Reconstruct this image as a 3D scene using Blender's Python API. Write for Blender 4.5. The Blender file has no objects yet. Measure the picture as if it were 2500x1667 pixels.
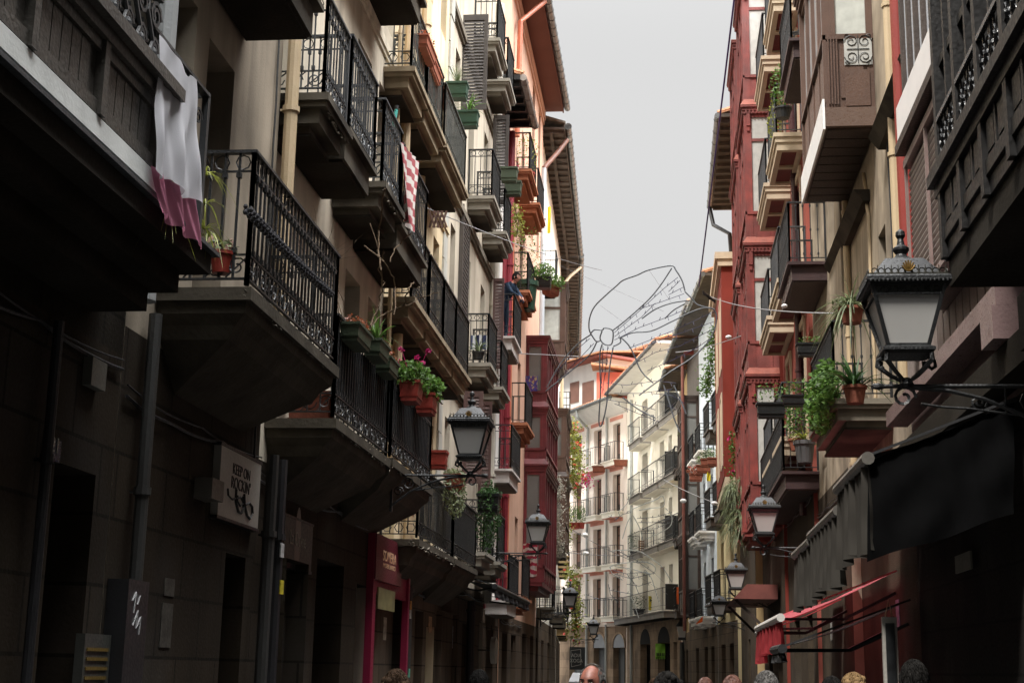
import bpy, math, random
from mathutils import Vector, Matrix
random.seed(7)
S = bpy.context.scene
COL = S.collection
R = math.radians
# ------------------------------------------------------------------ camera
CAM = Vector((0, 0, 1.65))
YAW, PITCH, ROLL, F = 0.1106001, 0.2261716, 0.0195, 3472.0
fw = Vector((-math.sin(YAW)*math.cos(PITCH), math.cos(YAW)*math.cos(PITCH), math.sin(PITCH)))
r0 = Vector((math.cos(YAW), math.sin(YAW), 0)); u0 = r0.cross(fw)
rt = r0*math.cos(ROLL)+u0*math.sin(ROLL); up = -r0*math.sin(ROLL)+u0*math.cos(ROLL)
cd = bpy.data.cameras.new('camera'); co = bpy.data.objects.new('camera', cd); COL.objects.link(co)
m = Matrix((rt, up, -fw)).transposed().to_4x4(); m.translation = CAM
co.matrix_world = m
cd.sensor_width = 36; cd.lens = 50; cd.clip_end = 900; cd.clip_start = 0.05
S.camera = co
def ray(px, py): return fw+rt*(px-1250)/F-up*(py-833.5)/F
def onY(px, py, Y):
    d = ray(px, py); t = Y/d.y; return CAM+d*t
def onX(px, py, X):
    d = ray(px, py); t = X/d.x; return CAM+d*t
# ------------------------------------------------------------------ world & light
w = bpy.data.worlds.new('World'); S.world = w; w.use_nodes = True
nt = w.node_tree; bg = nt.nodes['Background']
sky = nt.nodes.new('ShaderNodeTexSky'); sky.sky_type = 'NISHITA'; sky.sun_disc = False
SUN_EL, SUN_AZ = R(56), R(211)     # azimuth measured clockwise from +Y
sky.sun_elevation = SUN_EL; sky.sun_rotation = SUN_AZ; sky.dust_density = 4; sky.air_density = 1.5
hs = nt.nodes.new('ShaderNodeHueSaturation'); hs.inputs['Saturation'].default_value = 0.02
mx = nt.nodes.new('ShaderNodeMix'); mx.data_type = 'RGBA'; mx.inputs[0].default_value = 0.86
LOBE = 190.0
# pale cloud veil, brighter towards the zenith as overcast skies are
tcw = nt.nodes.new('ShaderNodeTexCoord'); spw = nt.nodes.new('ShaderNodeSeparateXYZ'); nt.links.new(tcw.outputs['Generated'], spw.inputs[0])
mrw = nt.nodes.new('ShaderNodeMapRange'); mrw.interpolation_type = 'SMOOTHSTEP'; mrw.inputs[1].default_value = .40; mrw.inputs[2].default_value = .98; mrw.inputs[3].default_value = 7.0; mrw.inputs[4].default_value = 30.0
nt.links.new(spw.outputs[2], mrw.inputs[0])
dpw = nt.nodes.new('ShaderNodeVectorMath'); dpw.operation = 'DOT_PRODUCT'; dpw.inputs[1].default_value = Vector((.48, -.10, .87)).normalized(); nt.links.new(tcw.outputs['Generated'], dpw.inputs[0])
mrl = nt.nodes.new('ShaderNodeMapRange'); mrl.interpolation_type = 'SMOOTHSTEP'; mrl.inputs[1].default_value = .72; mrl.inputs[2].default_value = 1.0; mrl.inputs[3].default_value = 0.0; mrl.inputs[4].default_value = LOBE; nt.links.new(dpw.outputs['Value'], mrl.inputs[0])
adw = nt.nodes.new('ShaderNodeMath'); nt.links.new(mrw.outputs[0], adw.inputs[0]); nt.links.new(mrl.outputs[0], adw.inputs[1])  # unseen bright sky patch, added to light the left walls

cbw = nt.nodes.new('ShaderNodeCombineColor')
nzw = nt.nodes.new('ShaderNodeTexNoise'); nzw.inputs['Scale'].default_value = 1.6; nt.links.new(tcw.outputs['Generated'], nzw.inputs[0])
mrn = nt.nodes.new('ShaderNodeMapRange'); mrn.inputs[1].default_value = .3; mrn.inputs[2].default_value = .7; mrn.inputs[3].default_value = .95; mrn.inputs[4].default_value = 1.05; nt.links.new(nzw.outputs[0], mrn.inputs[0])
mlw = nt.nodes.new('ShaderNodeMath'); mlw.operation = 'MULTIPLY'; nt.links.new(adw.outputs[0], mlw.inputs[0]); nt.links.new(mrn.outputs[0], mlw.inputs[1])
for i_ in range(3): nt.links.new(mlw.outputs[0], cbw.inputs[i_])
nt.links.new(cbw.outputs[0], mx.inputs[7])
nt.links.new(sky.outputs[0], hs.inputs['Color']); nt.links.new(hs.outputs[0], mx.inputs[6]); nt.links.new(mx.outputs[2], bg.inputs[0])
bg.inputs[1].default_value = 0.10
ld = bpy.data.lights.new('sun', 'SUN'); ld.energy = 5.0; ld.angle = R(8); ld.color = (1, .96, .90)
lo = bpy.data.objects.new('sun', ld); COL.objects.link(lo); lo.location = (0, 0, 60)
sd = Vector((math.sin(SUN_AZ)*math.cos(SUN_EL), math.cos(SUN_AZ)*math.cos(SUN_EL), math.sin(SUN_EL)))
lo.rotation_euler = sd.to_track_quat('Z', 'Y').to_euler()
S.view_settings.view_transform = 'Standard'; S.view_settings.look = 'None'; S.view_settings.exposure = 0.09
S.cycles.max_bounces = 6; S.cycles.diffuse_bounces = 4; S.cycles.use_denoising = True
# ------------------------------------------------------------------ materials
MATS = {}
def mat(name, col, rough=.8, var=.25, vscale=1.5, streak=0, bump=.15, bscale=40, metal=0, spec=None, stain=0, stain_col=(.05, .045, .04), coat=0):
    if name in MATS: return MATS[name]
    m = bpy.data.materials.new(name); m.use_nodes = True; n = m.node_tree.nodes; l = m.node_tree.links
    b = n['Principled BSDF']; b.inputs['Roughness'].default_value = rough; b.inputs['Metallic'].default_value = metal
    if spec is None and rough >= .8: spec = .12
    if spec is not None: b.inputs['Specular IOR Level'].default_value = spec
    tc = n.new('ShaderNodeTexCoord')
    def nz(scale, det=4, zs=1.0):
        mp = n.new('ShaderNodeMapping'); mp.inputs['Scale'].default_value = (scale, scale, scale*zs); l.new(tc.outputs['Object'], mp.inputs[0])
        t = n.new('ShaderNodeTexNoise'); t.inputs['Scale'].default_value = 1; t.inputs['Detail'].default_value = det; l.new(mp.outputs[0], t.inputs[0]); return t
    def ramp(t, a, bb, lo, hi):
        r = n.new('ShaderNodeMapRange'); r.inputs[1].default_value = a; r.inputs[2].default_value = bb; r.inputs[3].default_value = lo; r.inputs[4].default_value = hi; l.new(t.outputs[0], r.inputs[0]); return r
    c = (*col, 1)
    hv = n.new('ShaderNodeHueSaturation'); hv.inputs['Color'].default_value = c
    a = nz(vscale, 6); r1 = ramp(a, .3, .7, 1-var, 1+var*.6); l.new(r1.outputs[0], hv.inputs['Value'])
    out = hv.outputs[0]
    if streak:
        s_ = nz(3.5, 4, .09); r2 = ramp(s_, .45, .75, 0, streak)
        mm = n.new('ShaderNodeMix'); mm.data_type = 'RGBA'; l.new(r2.outputs[0], mm.inputs[0]); l.new(out, mm.inputs[6]); mm.inputs[7].default_value = (*[x*.35 for x in col], 1); out = mm.outputs[2]
    if stain:
        s_ = nz(.9, 8); r3 = ramp(s_, .5, .66, 0, stain)
        mm = n.new('ShaderNodeMix'); mm.data_type = 'RGBA'; l.new(r3.outputs[0], mm.inputs[0]); l.new(out, mm.inputs[6]); mm.inputs[7].default_value = (*stain_col, 1); out = mm.outputs[2]
    l.new(out, b.inputs['Base Color'])
    if bump:
        t = nz(bscale, 3); bp = n.new('ShaderNodeBump'); bp.inputs['Strength'].default_value = bump; bp.inputs['Distance'].default_value = .02; l.new(t.outputs[0], bp.inputs['Height']); l.new(bp.outputs[0], b.inputs['Normal'])
        rr = ramp(t, .3, .7, max(.05, rough-.12), min(1, rough+.1)); l.new(rr.outputs[0], b.inputs['Roughness'])
    MATS[name] = m; return m
def stripes(name, c1, c2, freq, axis=2, rough=.9, duty=.5, bend=.0):
    m = bpy.data.materials.new(name); m.use_nodes = True; n = m.node_tree.nodes; l = m.node_tree.links; b = n['Principled BSDF']; b.inputs['Roughness'].default_value = rough
    tc = n.new('ShaderNodeTexCoord'); sp = n.new('ShaderNodeSeparateXYZ'); l.new(tc.outputs['Object'], sp.inputs[0])
    nzz = n.new('ShaderNodeTexNoise'); nzz.inputs['Scale'].default_value = 3; l.new(tc.outputs['Object'], nzz.inputs[0])
    k = n.new('ShaderNodeMath'); k.operation = 'MULTIPLY_ADD'; l.new(nzz.outputs[0], k.inputs[0]); k.inputs[1].default_value = bend; l.new(sp.outputs[axis], k.inputs[2])
    f = n.new('ShaderNodeMath'); f.operation = 'MULTIPLY'; l.new(k.outputs[0], f.inputs[0]); f.inputs[1].default_value = freq
    fr_ = n.new('ShaderNodeMath'); fr_.operation = 'FRACT'; l.new(f.outputs[0], fr_.inputs[0])
    g = n.new('ShaderNodeMath'); g.operation = 'GREATER_THAN'; l.new(fr_.outputs[0], g.inputs[0]); g.inputs[1].default_value = duty
    mm = n.new('ShaderNodeMix'); mm.data_type = 'RGBA'; l.new(g.outputs[0], mm.inputs[0]); mm.inputs[6].default_value = (*c1, 1); mm.inputs[7].default_value = (*c2, 1)
    l.new(mm.outputs[2], b.inputs['Base Color']); MATS[name] = m; return m
def slatmat(name, col, freq, rough=.5, depth=.6):
    m = mat(name, col, rough, .15, 2, bump=0); n = m.node_tree.nodes; l = m.node_tree.links; b = n['Principled BSDF']
    tc = n.new('ShaderNodeTexCoord'); wv = n.new('ShaderNodeTexWave'); wv.bands_direction = 'Z'; wv.inputs['Scale'].default_value = freq; l.new(tc.outputs['Object'], wv.inputs[0])
    bp = n.new('ShaderNodeBump'); bp.inputs['Strength'].default_value = depth; bp.inputs['Distance'].default_value = .02; l.new(wv.outputs[0], bp.inputs['Height']); l.new(bp.outputs[0], b.inputs['Normal']); return m
def blockmat(name, col, sw=.9, sh=.42, var=.2, dark=.35):
    m = mat(name, col, .85, var, 1.2, streak=.5, stain=.5); n = m.node_tree.nodes; l = m.node_tree.links; b = n['Principled BSDF']
    tc = n.new('ShaderNodeTexCoord'); sp = n.new('ShaderNodeSeparateXYZ'); l.new(tc.outputs['Object'], sp.inputs[0])
    ad = n.new('ShaderNodeMath'); l.new(sp.outputs[0], ad.inputs[0]); l.new(sp.outputs[1], ad.inputs[1])
    cb = n.new('ShaderNodeCombineXYZ'); l.new(ad.outputs[0], cb.inputs[0]); l.new(sp.outputs[2], cb.inputs[1])
    br = n.new('ShaderNodeTexBrick'); br.inputs['Scale'].default_value = 1; br.inputs['Brick Width'].default_value = sw; br.inputs['Row Height'].default_value = sh; br.inputs['Mortar Size'].default_value = .012
    br.inputs['Color1'].default_value = (1, 1, 1, 1); br.inputs['Color2'].default_value = (.72, .72, .72, 1); br.inputs['Mortar'].default_value = (dark, dark, dark, 1)
    l.new(cb.outputs[0], br.inputs[0])
    lk = b.inputs['Base Color'].links[0].from_socket
    mm = n.new('ShaderNodeMix'); mm.data_type = 'RGBA'; mm.blend_type = 'MULTIPLY'; mm.inputs[0].default_value = 1; l.new(lk, mm.inputs[6]); l.new(br.outputs[0], mm.inputs[7]); l.new(mm.outputs[2], b.inputs['Base Color']); return m
def leafmat(name, col):
    m = bpy.data.materials.new(name); m.use_nodes = True; n = m.node_tree.nodes; l = m.node_tree.links; b = n['Principled BSDF']; b.inputs['Roughness'].default_value = .55
    tc = n.new('ShaderNodeTexCoord'); t = n.new('ShaderNodeTexNoise'); t.inputs['Scale'].default_value = 9; t.inputs['Detail'].default_value = 2; l.new(tc.outputs['Object'], t.inputs[0])
    hv = n.new('ShaderNodeHueSaturation'); hv.inputs['Color'].default_value = (*col, 1); mr = n.new('ShaderNodeMapRange'); mr.inputs[1].default_value = .3; mr.inputs[2].default_value = .7; mr.inputs[3].default_value = .45; mr.inputs[4].default_value = 1.6; l.new(t.outputs[0], mr.inputs[0]); l.new(mr.outputs[0], hv.inputs['Value'])
    l.new(hv.outputs[0], b.inputs['Base Color'])
    tr = n.new('ShaderNodeBsdfTranslucent'); l.new(hv.outputs[0], tr.inputs[0]); ms = n.new('ShaderNodeMixShader'); ms.inputs[0].default_value = .35
    l.new(b.outputs[0], ms.inputs[1]); l.new(tr.outputs[0], ms.inputs[2]); l.new(ms.outputs[0], n['Material Output'].inputs[0]); MATS[name] = m; return m
def clothmat(name, col, trans=.3):
    m = mat(name, col, .9, .08, 2, bump=.1, bscale=150); n = m.node_tree.nodes; l = m.node_tree.links; b = n['Principled BSDF']
    tr = n.new('ShaderNodeBsdfTranslucent'); tr.inputs[0].default_value = (*col, 1); ms = n.new('ShaderNodeMixShader'); ms.inputs[0].default_value = trans
    l.new(b.outputs[0], ms.inputs[1]); l.new(tr.outputs[0], ms.inputs[2]); l.new(ms.outputs[0], n['Material Output'].inputs[0]); return m
IRON = mat('black_iron', (.016, .017, .018), .45, .4, 6, bump=.3, bscale=60)
IRONG = mat('grey_iron', (.05, .055, .06), .5, .3, 6, bump=.2)
IRONGR = mat('weathered_iron', (.045, .05, .045), .6, .5, 8, bump=.4, bscale=80)
GLASS = mat('dark_glass', (.02, .022, .025), .08, .2, 1, bump=0)
GLASSG = mat('grey_glass', (.16, .16, .15), .15, .2, 1, bump=0)
CURT = mat('net_curtain_glass', (.52, .54, .5), .3, .18, 6, streak=.25, bump=0)
CREAMB = mat('cream_blind', (.6, .56, .36), .5, .1, 2, bump=0)
GREYB = mat('grey_lace_blind', (.45, .45, .42), .5, .2, 5, streak=.3, bump=0)
WALL_A = blockmat('shade_dark_brown_stone', (.024, .020, .014))  # near-house darkness is put into the stone colour
WALL_B = mat('grey_plaster', (.34, .29, .225), .9, .3, 1, streak=.6, stain=.3)
WALL_C = mat('warm_grey_plaster', (.68, .61, .49), .9, .25, .8, streak=.6, stain=.4, stain_col=(.16, .11, .07))
WALL_D = mat('ochre_cream_plaster', (.68, .56, .37), .9, .25, .7, streak=.55, stain=.35, stain_col=(.3, .2, .1))
WALL_E = mat('grey_beige_plaster', (.55, .49, .39), .9, .25, .9, streak=.55, stain=.4, stain_col=(.2, .17, .13))
WHITEP = mat('white_plaster', (.74, .72, .68), .85, .1, 1, streak=.15)
CRIM = mat('crimson_paint', (.24, .018, .03), .55, .2, 2, streak=.3)
ORNG = mat('salmon_orange_plaster', (.70, .45, .33), .85, .12, .9, streak=.15)
ORNGD = mat('dark_orange_stucco', (.40, .16, .085), .8, .15, 1.5)
MARO = mat('maroon_paint', (.15, .018, .022), .5, .3, 3, streak=.4, bump=.2)
REDW = mat('weathered_red_wood', (.20, .032, .024), .6, .45, 3, streak=.7, bump=.3, stain=.35, stain_col=(.22, .09, .08))
REDL = mat('faded_red_ledge', (.26, .06, .035), .7, .3, 4)
BRW = mat('brown_painted_wood', (.105, .058, .04), .45, .2, 3, streak=.25)
BRWD = mat('dark_brown_wood', (.045, .028, .02), .6, .35, 4, streak=.4, bump=.3)
BLKW = mat('black_painted_wood', (.007, .006, .0055), .5, .5, 6, streak=.3, bump=.12, bscale=35)
BRICKR = mat('brick_red_plaster', (.20, .036, .026), .85, .2, .8, streak=.3, stain=.25, stain_col=(.15, .05, .04))
PINKR = mat('rose_red_plaster', (.30, .085, .065), .85, .15, 1, streak=.2)
CREAM = mat('cream_stucco', (.56, .46, .34), .8, .12, 2, streak=.2)
MARU = mat('maroon_panel', (.14, .018, .016), .7, .2, 3)
RCW = mat('beige_mottled_plaster', (.42, .35, .265), .9, .35, 1.3, streak=.75, stain=.6, stain_col=(.12, .1, .08))
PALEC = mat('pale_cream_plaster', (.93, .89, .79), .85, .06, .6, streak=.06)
PALEP = mat('pale_pink_plaster', (.92, .82, .74), .85, .1, .6, streak=.08)
PINKB = mat('pink_band_plaster', (.66, .30, .23), .85, .15, 1)
YELC = mat('pale_yellow_plaster', (.70, .60, .36), .85, .1, .8, streak=.15)
OCHR = mat('ochre_plaster', (.50, .36, .19), .85, .2, .9, streak=.35)
CORAL = mat('coral_red_render', (.62, .17, .12), .8, .1, 1)
STONE = mat('grey_moulded_stone', (.19, .165, .13), .9, .3, 2, streak=.4, stain=.4)
STONED = mat('dark_patchy_stone', (.055, .047, .037), .9, .5, 2, streak=.5, stain=.75, stain_col=(.13, .115, .09))  # dark stone with paler random patches
NBLK = mat('near_black_matte', (.022, .018, .013), .9, .4, 2, stain=.4)  # near-black tone for slab undersides and soffits
GROUNDF = blockmat('shade_dark_sandstone', (.036, .027, .018))  # near ground-floor darkness worked into the block colour
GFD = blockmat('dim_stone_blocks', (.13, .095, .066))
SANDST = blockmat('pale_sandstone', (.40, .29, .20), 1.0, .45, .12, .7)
DARKIN = mat('dark_interior', (.008, .007, .006), .8, .3, 2, bump=0)
PIPEB = mat('beige_pipe_paint', (.52, .40, .25), .5, .15, 2, streak=.3)
PIPEG = mat('grey_pipe_paint', (.036, .036, .034), .5, .2, 2, streak=.3)
PIPED = mat('dark_pipe_metal', (.018, .018, .02), .45, .3, 3)
PIPEBL = mat('pale_blue_pipe', (.50, .56, .60), .4, .1, 2)
PIPER = mat('red_pipe_paint', (.25, .03, .022), .5, .2, 2)
EAVEW = mat('old_eave_timber', (.11, .09, .075), .85, .35, 2, streak=.5, bump=.3)
EAVEP = mat('rosy_soffit_paint', (.16, .075, .06), .8, .12, 1)
TILE = mat('terracotta_roof_tile', (.46, .24, .14), .85, .35, 6, bump=.6, bscale=12)
TILEG = mat('lichened_tile', (.24, .21, .17), .9, .4, 6, bump=.5, bscale=20)
ZINC = mat('zinc_gutter', (.16, .165, .16), .4, .4, 5, metal=.3)
TERR = mat('terracotta_pot', (.24, .085, .055), .8, .25, 8)
TERRD = mat('deep_red_plastic_pot', (.25, .03, .018), .5, .15, 8)
GRNP = mat('dark_green_planter', (.016, .055, .032), .5, .2, 6)
GRNPG = mat('sage_green_planter', (.05, .07, .04), .6, .2, 6)
BLKP = mat('black_pot', (.012, .013, .014), .5, .3, 6)
LEAF = leafmat('green_leaf', (.085, .17, .03)); LEAFD = leafmat('dark_green_leaf', (.035, .085, .022)); LEAFY = leafmat('yellow_green_leaf', (.24, .26, .05))
LEAFG = leafmat('grey_green_leaf', (.15, .18, .09)); LEAFR = leafmat('russet_leaf', (.25, .07, .03)); FLOP = leafmat('magenta_petal', (.5, .02, .16)); FLOR = leafmat('coral_petal', (.75, .12, .09)); PALEL = leafmat('silvery_dry_leaf', (.38, .36, .30))
TWIG = mat('dry_twig', (.12, .085, .055), .9, .3, 9)
LAMPG = mat('frosted_lamp_glass', (.50, .49, .47), .35, .06, 3, bump=0)
GOLD = mat('worn_gilding', (.22, .13, .035), .5, .3, 20, metal=.6)
AWB = mat('black_awning_fabric', (.012, .012, .013), .7, .3, 3); AWG = clothmat('grey_awning_valance', (.055, .05, .043), .25)
AWR = clothmat('rose_red_awning', (.80, .20, .23), .38); AWRD = clothmat('dull_red_valance', (.26, .03, .035), .2)
WHT = clothmat('white_sheet', (.74, .74, .78), .25); PNK = clothmat('pink_sheet', (.58, .22, .32), .3); YEL = clothmat('yellow_banner', (.62, .52, .04), .2); ORF = clothmat('orange_flag', (.80, .16, .03), .25)
SHUTT = mat('brown_shutter_wood', (.052, .042, .035), .55, .3, 4, streak=.3, bump=.2)
SHUTR = mat('reddish_brown_shutter', (.09, .045, .038), .55, .3, 4, streak=.3)
ROLLB = slatmat('brown_roller_blind', (.22, .115, .085), 9.0)
ALUB = slatmat('bronze_metal_shutter', (.20, .165, .15), 5.0, .35, .9)
WIRE = mat('grey_green_tube', (.10, .115, .13), .5, .3, 5); WIREB = mat('dark_blue_cable', (.012, .014, .06), .4, .3, 5); CABLE = mat('grey_cable', (.25, .25, .26), .6, .1, 5); BULB = mat('white_bulb', (.8, .8, .8), .3, .05, 5, bump=0)
SIGNW = mat('off_white_sign_panel', (.34, .325, .29), .5, .08, 2); SIGNK = mat('sign_lettering_black', (.01, .01, .01), .6, .1, 5); SIGNG = mat('charcoal_sign_panel', (.05, .055, .05), .5, .2, 2)
SIGNR = mat('burgundy_sign_panel', (.14, .02, .032), .4, .3, 2); SIGNC = mat('cream_lettering', (.85, .55, .33), .5, .05, 5, bump=0); MAG = mat('magenta_shopfront', (.24, .008, .042), .5, .2, 2); DRED = mat('dark_red_door', (.10, .008, .006), .5, .4, 4, streak=.5)
SKIN = mat('skin', (.42, .19, .13), .5, .15, 12, bump=.05); HAIRK = mat('black_hair', (.008, .007, .006), .85, .4, 30, bump=.3, bscale=200, spec=.15); HAIRB = mat('brown_hair', (.05, .028, .015), .85, .4, 30, bump=.3, bscale=200, spec=.15); HAIRG = mat('grey_hair', (.09, .085, .08), .85, .4, 30, bump=.3, bscale=200, spec=.15); HAIRY = mat('blond_hair', (.19, .12, .055), .85, .4, 30, bump=.3, bscale=200, spec=.15)
DENIM = mat('dark_clothing', (.02, .022, .03), .9, .3, 8); SHIRTB = mat('navy_shirt', (.02, .035, .06), .8, .2, 8)
# ------------------------------------------------------------------ mesh builder
class MB:
    def __init__(s): s.v = []; s.f = []; s.mi = []; s.cur = 0
    def add(s, vs, fs):
        o = len(s.v); s.v += [Vector(x) for x in vs]; s.f += [tuple(i+o for i in f) for f in fs]; s.mi += [s.cur]*len(fs)
    def hexa(s, p):  # 8 points: bottom 4 ccw, top 4
        s.add(p, [(0, 3, 2, 1), (4, 5, 6, 7), (0, 1, 5, 4), (1, 2, 6, 5), (2, 3, 7, 6), (3, 0, 4, 7)])
    def wbox(s, x0, x1, y0, y1, z0, z1):
        s.hexa([(x0, y0, z0), (x1, y0, z0), (x1, y1, z0), (x0, y1, z0), (x0, y0, z1), (x1, y0, z1), (x1, y1, z1), (x0, y1, z1)])
    def box(s, fr, s0, s1, n0, n1, z0, z1):
        s.hexa([fr.w(s0, n0, z0), fr.w(s1, n0, z0), fr.w(s1, n1, z0), fr.w(s0, n1, z0), fr.w(s0, n0, z1), fr.w(s1, n0, z1), fr.w(s1, n1, z1), fr.w(s0, n1, z1)])
    def bar(s, p, q, a, b=None):
        p, q = Vector(p), Vector(q); b = b or a; d = (q-p)
        if d.length < 1e-6: return
        d.normalize(); h = Vector((0, 0, 1)) if abs(d.z) < .9 else Vector((0, 1, 0)); x = d.cross(h).normalized(); y = d.cross(x).normalized()
        c = [(-a/2, -b/2), (a/2, -b/2), (a/2, b/2), (-a/2, b/2)]
        s.hexa([p+x*i+y*j for i, j in c]+[q+x*i+y*j for i, j in c])
    def tube(s, pts, r, k=6, cap=True, closed=False):
        pts = [Vector(p) for p in pts]; n = len(pts); rings = []; px = None
        rr = r if isinstance(r, (list, tuple)) else [r]*n
        for i, p in enumerate(pts):
            if closed: d = pts[(i+1) % n]-pts[i-1]
            else: d = pts[min(i+1, n-1)]-pts[max(i-1, 0)]
            if d.length < 1e-9: d = Vector((0, 0, 1))
            d.normalize()
            if px is None: h = Vector((0, 0, 1)) if abs(d.z) < .9 else Vector((0, 1, 0)); x = d.cross(h).normalized()
            else:
                x = px-d*px.dot(d)
                if x.length < 1e-5: x = d.cross(Vector((0, 0, 1)))
                x.normalize()
            px = x; y = d.cross(x); rings.append([p+(x*math.cos(2*math.pi*j/k)+y*math.sin(2*math.pi*j/k))*rr[i] for j in range(k)])
        vs = [v for rg in rings for v in rg]; fs = []
        for i in range(n if closed else n-1):
            a = i*k; b = ((i+1) % n)*k
            for j in range(k): fs.append((a+j, a+(j+1) % k, b+(j+1) % k, b+j))
        if cap and not closed: fs += [tuple(range(k))[::-1], tuple((n-1)*k+j for j in range(k))]
        s.add(vs, fs)
    def lathe(s, c, prof, k=12, sq=False):
        c = Vector(c); vs = []; fs = []
        for r, z in prof:
            for j in range(k):
                a = 2*math.pi*(j+(.5 if k == 4 else 0))/k; vs.append(c+Vector((r*math.cos(a), r*math.sin(a), z)))
        for i in range(len(prof)-1):
            for j in range(k): fs.append((i*k+j, i*k+(j+1) % k, (i+1)*k+(j+1) % k, (i+1)*k+j))
        fs += [tuple(range(k))[::-1], tuple((len(prof)-1)*k+j for j in range(k))]
        s.add(vs, fs)
    def ell(s, c, rx, ry, rz, k=10, rings=7, rot=None):
        vs = []; fs = []; c = Vector(c)
        for i in range(rings+1):
            t = math.pi*i/rings; rr = math.sin(t); z = -math.cos(t)
            for j in range(k):
                a = 2*math.pi*j/k; q = Vector((rx*rr*math.cos(a), ry*rr*math.sin(a), rz*z))
                if rot: q = rot @ q
                vs.append(c+q)
        for i in range(rings):
            for j in range(k): fs.append((i*k+j, i*k+(j+1) % k, (i+1)*k+(j+1) % k, (i+1)*k+j))
        s.add(vs, fs)
    def grid(s, fn, nu, nv):
        vs = [fn(i/nu, j/nv) for j in range(nv+1) for i in range(nu+1)]
        s.add(vs, [(j*(nu+1)+i, j*(nu+1)+i+1, (j+1)*(nu+1)+i+1, (j+1)*(nu+1)+i) for j in range(nv) for i in range(nu)])
    def build(s, name, mats, parent=None, smooth=False, origin=None):
        if not s.v: return None
        if origin is None:
            xs = [v.x for v in s.v]; ys = [v.y for v in s.v]; zs = [v.z for v in s.v]
            origin = Vector(((min(xs)+max(xs))/2, (min(ys)+max(ys))/2, min(zs)))
        origin = Vector(origin)
        me = bpy.data.meshes.new(name); me.from_pydata([v-origin for v in s.v], [], s.f)
        mats = mats if isinstance(mats, (list, tuple)) else [mats]
        for q in mats: me.materials.append(q)
        if len(mats) > 1: me.polygons.foreach_set('material_index', s.mi)
        if smooth: me.polygons.foreach_set('use_smooth', [True]*len(me.polygons))
        me.update(); o = bpy.data.objects.new(name, me); COL.objects.link(o)
        pw = WL.get(parent.name, Vector((0, 0, 0))) if parent else Vector((0, 0, 0))
        o.location = origin-pw; o.parent = parent; WL[o.name] = origin; return o
WL = {}
def tag(o, label, cat, group=None, kind=None):
    if label: o['label'] = label
    if cat: o['category'] = cat
    if group: o['group'] = group
    if kind: o['kind'] = kind
    return o
def thing(name, loc, label, cat, group=None):
    o = bpy.data.objects.new(name, None); o.empty_display_size = .2; COL.objects.link(o); o.location = loc; WL[o.name] = Vector(loc); return tag(o, label, cat, group)
def struct(o): o['kind'] = 'structure'; return o
class Fr:
    """facade frame: s runs along the wall, n out towards the street, z up"""
    def __init__(s, p0, p1=None, side=None):
        if side is not None:   # wall parallel to the street at x=p0
            s.o = Vector((p0, 0, 0)); s.t = Vector((0, 1, 0)); s.nn = Vector((side, 0, 0))
        else:
            s.o = Vector((*p0, 0)); t = Vector((p1[0]-p0[0], p1[1]-p0[1], 0)); s.L = t.length; s.t = t.normalized(); nn = Vector((s.t.y, -s.t.x, 0))
            mid = s.o+t/2
            if nn.dot(CAM-mid) < 0: nn = -nn
            s.nn = nn
    def w(s, a, n, z): v = s.o+s.t*a+s.nn*n; return Vector((v.x, v.y, z))
    def px(s, x, y, n=0):
        d = ray(x, y); o = s.o+s.nn*n; t = (o-CAM).dot(s.nn)/d.dot(s.nn); q = CAM+d*t; return (q-s.o).dot(s.t), q.z
def LF(X): return Fr(X, side=1)
def RF_(X): return Fr(X, side=-1)
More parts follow.
